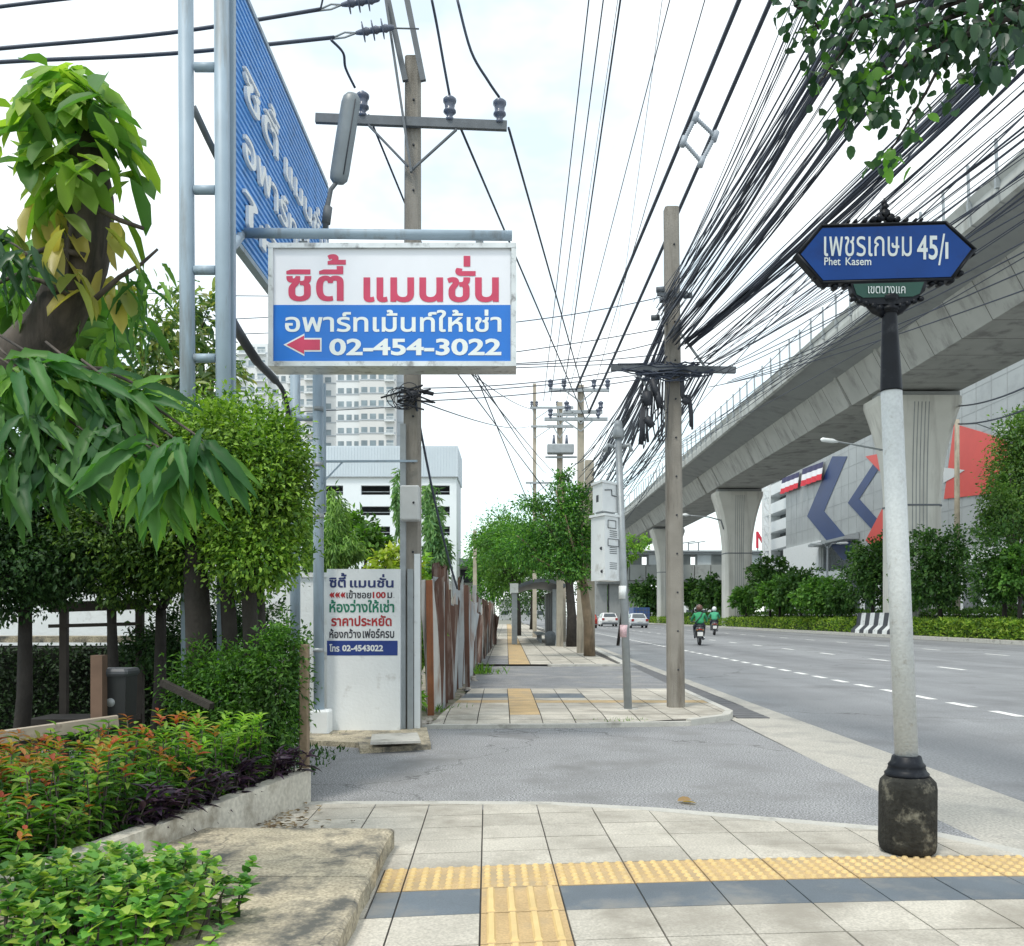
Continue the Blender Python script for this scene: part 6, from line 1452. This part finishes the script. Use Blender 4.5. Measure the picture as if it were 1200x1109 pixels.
# heart leaved bush in front
def heart_bush():
    r = np.random.default_rng(140); st_ = []
    for k in range(190):
        x = -1.72+.42*r.normal()*.7; y = 3.72+.42*r.normal()*.6; 
        u = ((x+1.72)/.75)**2+((y-3.75)/.7)**2
        if u > 1.15: continue
        hh = .24*(1-.6*u)*(.6+.45*r.random())+.02; st_.append(((x*.85-1.72*.15,y,.05),(x,y,.10+hh)))
    HL = leafmat('heart_leaf', [(.025,.08,.02),(.06,.17,.035),(.11,.25,.05),(.2,.33,.06),(.28,.34,.07)], .4, .5)
    shrub('heart_leaf_bush', 'light green bush with rounded leaves in the bottom left corner', 'bush', st_, HL, HL, 9, .060, .05, 141, None, 5, 'heart')
heart_bush()
# hedge corner, with the grey fence post
HC = CLIP
tree('clipped_shrub', 'tall leafy shrub filling the corner in front of the painted wall', 'shrub', [(c3(322,800,7.05),(.22,.3,.42)),(c3(310,860,7.0),(.26,.3,.3)),(c3(338,765,7.1),(.13,.25,.28)),(c3(285,820,7.2),(.3,.3,.4)),(c3(338,840,7.05),(.10,.2,.33)),(c3(250,810,7.3),(.35,.3,.35))], [([(-1.9,7.0,-.05),c3(325,820,7)],.03,.02)], 16000, .043, leafmat('corner_leaf', [(.02,.06,.012),(.045,.12,.02),(.09,.19,.03)]), M['bark'], 151, asp=.42)
mb = MB(); a = G(357,942,-.08); mb.bbox((a.x-.035,a.y-.05,-.1),(a.x+.035,a.y+.03,P(0,755,a.y).z),.008); mb.build('fence_post', M['bark_tan'], None, label='weathered concrete post at the corner of the hedge', cat='post')
# clipped trees behind
def clip_tree(label, blobs, tr, n, seed, mat=CLIP, size=.047):
    tree('clipped_tree', label, 'tree', blobs, tr, n, size, mat, M['bark_dark'], seed, 'clipped trees in the garden', .5, .16, 'tiny', .5, 22)
def tr3(px, d, top, r0=.05):
    b = ((px-600)*d/F, d, -.1); rr3 = random.Random(px); t = c3(px+rr3.uniform(-12,12), top, d); res = [([b,((b[0]+t[0])/2+.03,d,(b[2]+t[2])/2),t], r0, r0*.7)]
    for k in range(3): res.append(([t, c3(px+rr3.uniform(-55,55), top-60-30*rr3.random(), d+rr3.uniform(-.3,.3))], r0*.5, r0*.25))
    return res
clip_tree('dense clipped tree standing next to the blue grey posts, brightest green', [(c3(285,535,7.5),(.47,.6,.45)),(c3(318,590,7.4),(.27,.5,.5)),(c3(262,590,7.5),(.5,.6,.5)),(c3(300,650,7.4),(.36,.5,.32)),(c3(240,515,7.7),(.42,.5,.28)),(c3(330,540,7.5),(.2,.3,.35))], tr3(300,7.7,690,.08), 38000, 161)
clip_tree('clipped tree with a forked trunk left of the thick dark stem', [(c3(185,560,7.9),(.6,.6,.55)),(c3(200,510,8.0),(.5,.5,.25)),(c3(150,620,7.8),(.5,.5,.4)),(c3(215,640,7.8),(.36,.4,.4)),(c3(180,660,7.9),(.35,.4,.28)),(c3(150,690,7.9),(.25,.3,.2))], tr3(178,8.2,715,.07), 30000, 162, leafmat('clip_dark', [(.018,.045,.01),(.04,.09,.016),(.11,.18,.03)], .3))
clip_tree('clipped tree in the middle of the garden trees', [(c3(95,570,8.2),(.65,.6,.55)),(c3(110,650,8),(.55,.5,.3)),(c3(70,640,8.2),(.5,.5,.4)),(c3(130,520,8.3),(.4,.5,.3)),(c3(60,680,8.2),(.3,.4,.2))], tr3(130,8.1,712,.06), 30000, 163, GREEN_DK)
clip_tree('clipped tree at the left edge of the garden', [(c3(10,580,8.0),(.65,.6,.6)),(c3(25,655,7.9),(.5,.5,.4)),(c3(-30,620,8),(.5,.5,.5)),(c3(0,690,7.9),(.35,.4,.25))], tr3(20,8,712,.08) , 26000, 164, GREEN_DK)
tree('loose_tree', 'loose pale leaved tree between the big trunk and the tall posts', 'tree', [(c3(190,390,12),(.5,.5,.6)),(c3(160,440,12),(.6,.5,.5)),(c3(240,430,12.3),(.5,.5,.5)),(c3(200,460,12),(.8,.5,.25)),(c3(240,370,12.4),(.25,.3,.3))], [([((190-600)*12/F,12,-.1),c3(190,470,12)],.06,.04)], 2300, .15, leafmat('loose_leaf', [(.05,.10,.03),(.10,.17,.06),(.2,.26,.12),(.28,.26,.1)]), M['bark_dark'], 165, kind='oval', asp=.35, shell=.9, clump=.22)
tree('banana_plant', 'broad pale green leaves behind the big trunk at the left edge', 'plant', [(c3(40,385,9),(.5,.4,.45)),(c3(15,430,9),(.4,.4,.35))], [([((30-600)*9/F,9,-.1),c3(30,470,9)],.06,.04)], 150, .55, leafmat('broad_leaf', [(.05,.13,.03),(.09,.19,.04),(.15,.26,.06)]), M['bark_dark'], 166, kind='oval', asp=.45, clump=.3)
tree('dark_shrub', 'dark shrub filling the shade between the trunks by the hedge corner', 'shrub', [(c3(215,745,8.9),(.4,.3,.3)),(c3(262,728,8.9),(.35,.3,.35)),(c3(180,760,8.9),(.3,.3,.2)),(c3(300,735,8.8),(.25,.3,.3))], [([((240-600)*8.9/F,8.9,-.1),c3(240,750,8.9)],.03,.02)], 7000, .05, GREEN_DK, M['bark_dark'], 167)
# added dark stems, standing in for the shaded lower ends of the sign posts
for px_, d, lb, rr_ in ((232,7.55,'thick dark stem standing in for a shaded sign post left of the hedge corner',.115),(268,7.6,'thinner dark stem standing in for a shaded sign post right of the thick one',.07),(293,7.4,'dark stem standing in for a shaded post nearest the hedge corner',.07)):
    t = thing('post_shade_stem', lb, 'trunk', ((px_-600)*d/F,d,-.1)); mb = MB(); b = ((px_-600)*d/F,d,-.1); mb.tube([b, (b[0]+.02,d,1), (b[0]-.02,d,1.8), (b[0]+.05,d,2.9)], [rr_*1.1,rr_,rr_*.85,rr_*.6], 12); mb.build('stem', M['bark_dark'], t)
# bench, rail, bin
def bench():
    d = 8.9; t = thing('garden_bench', 'dark wooden bench silhouetted against the white garden wall', 'bench', (P(110,745,d).x,d,-.1)); wd = pbr('dark_wood', (.05,.04,.033), .8, .25, 6)
    mb = MB(); mb.bar(P(58,712,d),P(175,708,d),.05,.10); mb.build('backrest', wd, t)
    mb = MB(); mb.bar(P(58,734,d),P(168,731,d),.05,.035); mb.build('rail', wd, t)
    mb = MB(); mb.box((P(62,0,d).x,d-.5,.38),(P(166,0,d).x,d-.02,.43)); mb.build('seat', wd, t)
    for px_ in (74,130,163): mb = MB(); a = P(px_,708,d); mb.bar((a.x,d+.02,-.1),(a.x,d+.02,a.z),.07,.06,(0,1,0)); mb.build('leg', wd, t)
    for px_ in (70,160): a = P(px_,708,d); mb = MB(); mb.bar((a.x,d-.45,-.1),(a.x,d-.45,.38),.07,.06,(0,1,0)); mb.build('leg', wd, t)
bench()
wood = pbr('grey_wood', (.40,.34,.27), .85, .2, 5, stain=(.13,.1,.08), st_scale=6, st_amt=.4)
mb = MB(); mb.bar(P(-30,868,6.35),P(138,845,6.85),.09,.085); mb.build('weathered_rail', wood, None, label='weathered grey timber rail above the red tipped shrubs', cat='rail')
mb = MB(); a = P(116,845,6.95); mb.bar((a.x,6.95,-.1),(a.x,6.95,P(0,768,6.95).z),.09,.09,(0,1,0)); mb.build('wooden_post', pbr('brown_wood', (.16,.10,.07), .85, .2, 6), None, label='brown wooden post at the end of the weathered rail', cat='post')
mb = MB(); mb.bar(P(190,800,7),P(248,828,6.8),.05,.05); mb.build('fallen_branch', M['bark_dark'], None, label='dark broken branch lying slanted in the bed near the hedge corner', cat='branch')
def bin_():
    d = 7.1; a = P(138,838,d); t = thing('waste_bin', 'black plastic bin with a grey lid beside the brown wooden post', 'bin', (a.x,d,-.1)); bk = pbr('bin_black', (.016,.018,.02), .45, .15, 5)
    z1 = P(0,792,d).z; mb = MB(); mb.rings([[(a.x-w,d-w,z),(a.x+w,d-w,z),(a.x+w,d+w,z),(a.x-w,d+w,z)] for w,z in ((.085,-.1),(.11,z1))], True, True, False); mb.build('bin_body', bk, t)
    mb = MB(); mb.bbox((a.x-.13,d-.13,z1),(a.x+.13,d+.13,z1+.06),.02); mb.build('lid', pbr('bin_lid', (.07,.075,.085), .5, .1, 5), t)
    mb = MB(); c = Vector((a.x-.01,d-.11,P(0,822,d).z)); mb.tube([c,c+Vector((0,.01,0))],.035,14); mb.build('badge', pbr('bin_badge', (.3,.32,.33), .5, .1, 5), t)
bin_()
# lawn in the dark behind
r = np.random.default_rng(171); n = 12000; p = np.stack([-9+7.2*r.random(n), 6.9+4.5*r.random(n), np.full(n,-.1)],1)
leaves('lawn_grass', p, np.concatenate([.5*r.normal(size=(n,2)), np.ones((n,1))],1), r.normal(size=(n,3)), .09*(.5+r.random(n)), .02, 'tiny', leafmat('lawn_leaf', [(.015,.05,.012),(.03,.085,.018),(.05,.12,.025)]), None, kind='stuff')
mb = MB(); mb.box((-9,10.1,1.10),(-3.35,10.5,1.17)); mb.build('garden_ledge', M['slab'], None, label='tan ledge along the top of the dark clipped hedge below the white wall', cat='ledge')
r = np.random.default_rng(172); n = 16000; t = thing('low_hedge', 'dark low hedge in deep shade behind the flower bed', 'hedge', (-6,9.9,-.1))
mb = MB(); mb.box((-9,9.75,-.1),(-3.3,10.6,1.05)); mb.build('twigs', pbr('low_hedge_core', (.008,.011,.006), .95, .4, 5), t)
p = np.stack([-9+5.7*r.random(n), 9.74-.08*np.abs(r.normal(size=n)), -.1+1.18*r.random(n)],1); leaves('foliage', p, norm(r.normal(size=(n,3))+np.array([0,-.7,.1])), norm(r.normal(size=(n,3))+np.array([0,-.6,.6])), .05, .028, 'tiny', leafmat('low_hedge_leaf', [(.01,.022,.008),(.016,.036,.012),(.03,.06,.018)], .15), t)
# ---- big trunk with long drooping leaves
LONG = leafmat('long_leaf', [(.025,.085,.028),(.04,.12,.03),(.075,.18,.035),(.15,.28,.045)], .35, .5); OLD = leafmat('old_leaf', [(.16,.2,.05),(.32,.27,.06),(.38,.30,.09),(.10,.18,.04)], .35, .4)
TOPL = leafmat('top_leaf', [(.04,.11,.03),(.09,.19,.04),(.19,.30,.05),(.27,.36,.08)], .4, .55)
def mast_tree():
    r = np.random.default_rng(181); d = 4.6
    t = thing('mast_tree', 'leaning thick trunked tree with long drooping leaves at the left edge', 'tree', (P(-230,722,d).x, d, -.1))
    pth = [P(-250,1090,d),P(-190,800,d),P(-110,580,d),P(-10,455,d),P(60,385,d),P(98,310,d),P(108,230,d),P(98,150,d),P(78,92,d)]
    mb = MB(); out = []
    for i in range(len(pth)-1):
        for s in range(5): out.append(pth[i].lerp(pth[i+1], s/5))
    out.append(pth[-1]); sm = [out[0]] + [(out[i-1]+out[i]*2+out[i+1])/4 for i in range(1,len(out)-1)] + [out[-1]]; k = len(sm)
    rad = [.17-.07*(i/(k-1))**.8 - .07*max(0,(i/(k-1)-.72)/.28) for i in range(k)]; mb.tube(sm, rad, 16); mb.build('trunk', M['bark'], t)
    mb = MB()
    for pts in ([(80,345),(50,330),(20,322),(-20,340)],[(112,350),(140,325),(165,310),(185,292)],[(104,240),(140,258),(168,268)],[(100,300),(60,290),(30,300)],[(0,470),(60,430),(120,432),(200,470)],[(20,480),(60,520),(150,540)],[(75,345),(78,300),(84,260)]):
        mb.tube([P(x,y,d-.15) for x,y in pts], [.016-.003*i for i in range(len(pts))], 6)
    mb.build('twigs', M['bark'], t)
    def cl(lst, mat, name, wr, droop, L0, shp='long'):
        Pp,Dd,Nn,Ls = [],[],[],[]
        for (px_,py,sx,sy,n,dz) in lst:
            for i in range(n):
                q = P(px_+sx*r.normal()*.5, py+sy*r.normal()*.5, d+dz+.13*r.normal()); an = r.random()*2*math.pi
                Pp.append(q); Dd.append((math.cos(an)*.8+.12, math.sin(an)*.6-.15, -droop*(.3+1.1*r.random()))); Nn.append((math.cos(an)*.6+.2*r.normal(),math.sin(an)*.6-.5+.2*r.normal(),.6)); Ls.append(L0*(.65+.6*r.random()))
        Ls = np.array(Ls); leaves(name, Pp, Dd, Nn, Ls, Ls*wr, shp, mat, t)
    cl([(76,82,26,6,16,-.1),(90,98,34,10,14,-.14),(120,120,24,14,10,-.1),(72,95,22,10,14,-.12),(55,115,30,20,22,-.05),(95,120,25,20,18,-.08),(40,150,30,25,24,-.02),(100,160,30,30,20,-.1),(70,185,40,25,24,-.12),(125,165,18,20,9,0),(150,205,12,15,5,0),(60,215,28,18,14,-.12),(30,190,18,15,9,0)], TOPL, 'top_leaves', .40, .62, .24, 'oval')
    cl([(45,255,25,12,9,-.1),(75,250,25,20,9,-.15),(135,265,12,15,5,-.05),(130,330,18,18,8,.05),(60,285,25,18,8,-.15),(92,330,14,20,5,-.2)], OLD, 'old_leaves', .34, 1.0, .23, 'oval')
    cl([(5,330,14,18,7,-.1),(35,330,14,10,4,-.1),(165,330,25,25,16,.05),(150,370,30,25,16,.1),(120,400,30,20,12,.1)], LONG, 'twig_leaves', .2, .8, .2)
    return t
mast_tree()
def hanging(label, lst, d, seed, mat, L0, wr=.2):
    r = np.random.default_rng(seed); t = thing('leafy_branch', label, 'branch', P(lst[0][0],lst[0][1],d), 'long leaved branches hanging at the left')
    Pp,Dd,Nn,Ls = [],[],[],[]; mb = MB()
    for (px_,py,n,ang) in lst:
        q0 = P(px_,py,d); mb.tube([P(px_-38-30*r.random(),py-34-12*r.random(),d+.25), P(px_-16,py-12,d+.08), q0],[.007,.006,.003],5)
        for i in range(n):
            f = i/max(1,n-1); th = (f-.5)*1.9 + ang + .15*r.normal(); q = q0+Vector((.03*r.normal(),.03*r.normal(),.02*r.normal()))
            Pp.append(q); Dd.append((math.sin(th)*1.0, -.25+.45*r.normal(), -math.cos(th)*.95)); Nn.append((.35*r.normal(),-.8,.55)); Ls.append(L0*(.7+.5*r.random()))
    mb.build('twigs', M['bark'], t); Ls = np.array(Ls); leaves('leaves', Pp, Dd, Nn, Ls, Ls*wr, 'long', mat, t)
hanging('spray of long shiny green leaves sweeping right across the hedge', [(60,432,14,.9),(110,445,16,.8),(90,460,16,.3),(30,440,14,.2),(150,462,12,1.0),(70,452,14,.6),(130,470,12,.5),(20,425,10,.8)], 3.9, 191, LONG, .27, .19)
hanging('drooping tuft of long green leaves hanging before the dark garden', [(215,522,13,.0),(180,528,11,-.15),(240,518,10,.3),(200,535,9,0),(160,535,7,-.2)], 3.7, 192, LONG, .34, .19)
hanging('mass of long green leaves hanging at the left edge', [(10,500,10,-.2),(45,510,10,.2),(75,520,8,.1),(0,470,9,.0),(105,510,7,.4),(25,540,12,0),(130,505,10,.2),(60,550,10,.1),(10,560,10,-.1),(90,540,9,.1),(40,490,12,.3)], 3.8, 193, leafmat('long_leaf_dark', [(.02,.07,.022),(.035,.10,.026),(.06,.15,.03)], .3, .5), .25)
hanging('thin twig of slim dark leaves at the upper left edge', [(2,285,6,-.2),(35,300,5,.1),(8,300,5,.3)], 4.2, 194, leafmat('twig_dark', [(.02,.055,.025),(.03,.08,.03)], .2, .35), .24, .16)

# ================================================================== FOLIAGE AT THE TOP RIGHT
def over_tree():
    r = np.random.default_rng(201); d = 4.6
    t = thing('overhanging_tree', 'leafy tree branches hanging into the top right corner', 'tree', (5.2,3.6,-.1))
    mb = MB(); mb.tube([(5.2,3.6,-.1),(5.25,3.65,2.5),(5.0,3.8,4.2)],[.16,.13,.09],10); lm = Vector((5.0,3.8,4.2))
    tips = [((930,5),(960,35)),((1010,20),(960,98)),((1060,40),(985,150)),((1085,60),(1000,120)),((1120,40),(1042,180)),((1160,20),(1170,70)),((1040,0),(1020,60)),((1100,10),(1110,70)),((985,-30),(1000,40)),((1180,-20),(1190,50))]
    lists = []
    for a, b in tips:
        p0, p1 = P(*a,d), P(*b,d); mb.tube([lm, lm.lerp(p0,.6)+Vector((0,0,.35)), p0, (p0+p1)/2+Vector((.02,0,.01)), p1],[.03,.02,.012,.008,.004],6); lists.append((p0,p1))
    mb.build('branches', M['bark_dark'], t)
    lm1 = leafmat('round_leaf_dark', [(.014,.042,.026),(.022,.06,.03),(.036,.085,.035)], .3, .4); lm2 = leafmat('round_leaf_light', [(.06,.16,.03),(.10,.22,.04)], .5, .35)
    for nm, mat, dens, sel in (('leaves',lm1,44,None),('young_leaves',lm2,8,None)):
        Pp,Dd,Nn = [],[],[]
        for p0,p1 in lists:
            for i in range(dens):
                q = p0.lerp(p1, r.random()**.85 if nm == 'leaves' else .5+.5*r.random()) + Vector(r.normal(size=3)*np.array([.07,.12,.06])); Pp.append(q); Dd.append((.5*r.normal(),.5*r.normal(),-.6+.4*r.normal())); Nn.append((.6*r.normal(),.6*r.normal()-.6,.8))
        for (px_,py,sx,sy,n) in (((1060,18,42,18,85),(1120,30,32,18,95),(1010,96,22,10,45),(1085,66,20,12,40),(1185,10,20,18,60),(1030,128,14,12,30),(950,4,14,6,26)) if nm == 'leaves' else ((1020,92,18,12,26),(1045,180,5,10,7))):
            for i in range(n): Pp.append(P(px_+sx*r.normal()*.6,py+sy*r.normal()*.6,d+.15*r.normal())); Dd.append((.5*r.normal(),.5*r.normal(),-.6+.4*r.normal())); Nn.append((.6*r.normal(),.6*r.normal()-.6,.8))
        n = len(Pp); leaves(nm, Pp, Dd, Nn, .066*(.6+.7*r.random(n)), .048, 'oval', mat, t)
    Pp = [P(1165+22*r.normal(),45+22*r.normal(),3.6) for _ in range(26)]; n = 26
    leaves('large_leaves', Pp, np.stack([.4*r.normal(size=n),.3*r.normal(size=n),-.8+.3*r.normal(size=n)],1), np.stack([.5*r.normal(size=n),-.8+.2*r.normal(size=n),.4+.3*r.random(n)],1), .085, .05, 'oval', lm1, t)
over_tree()
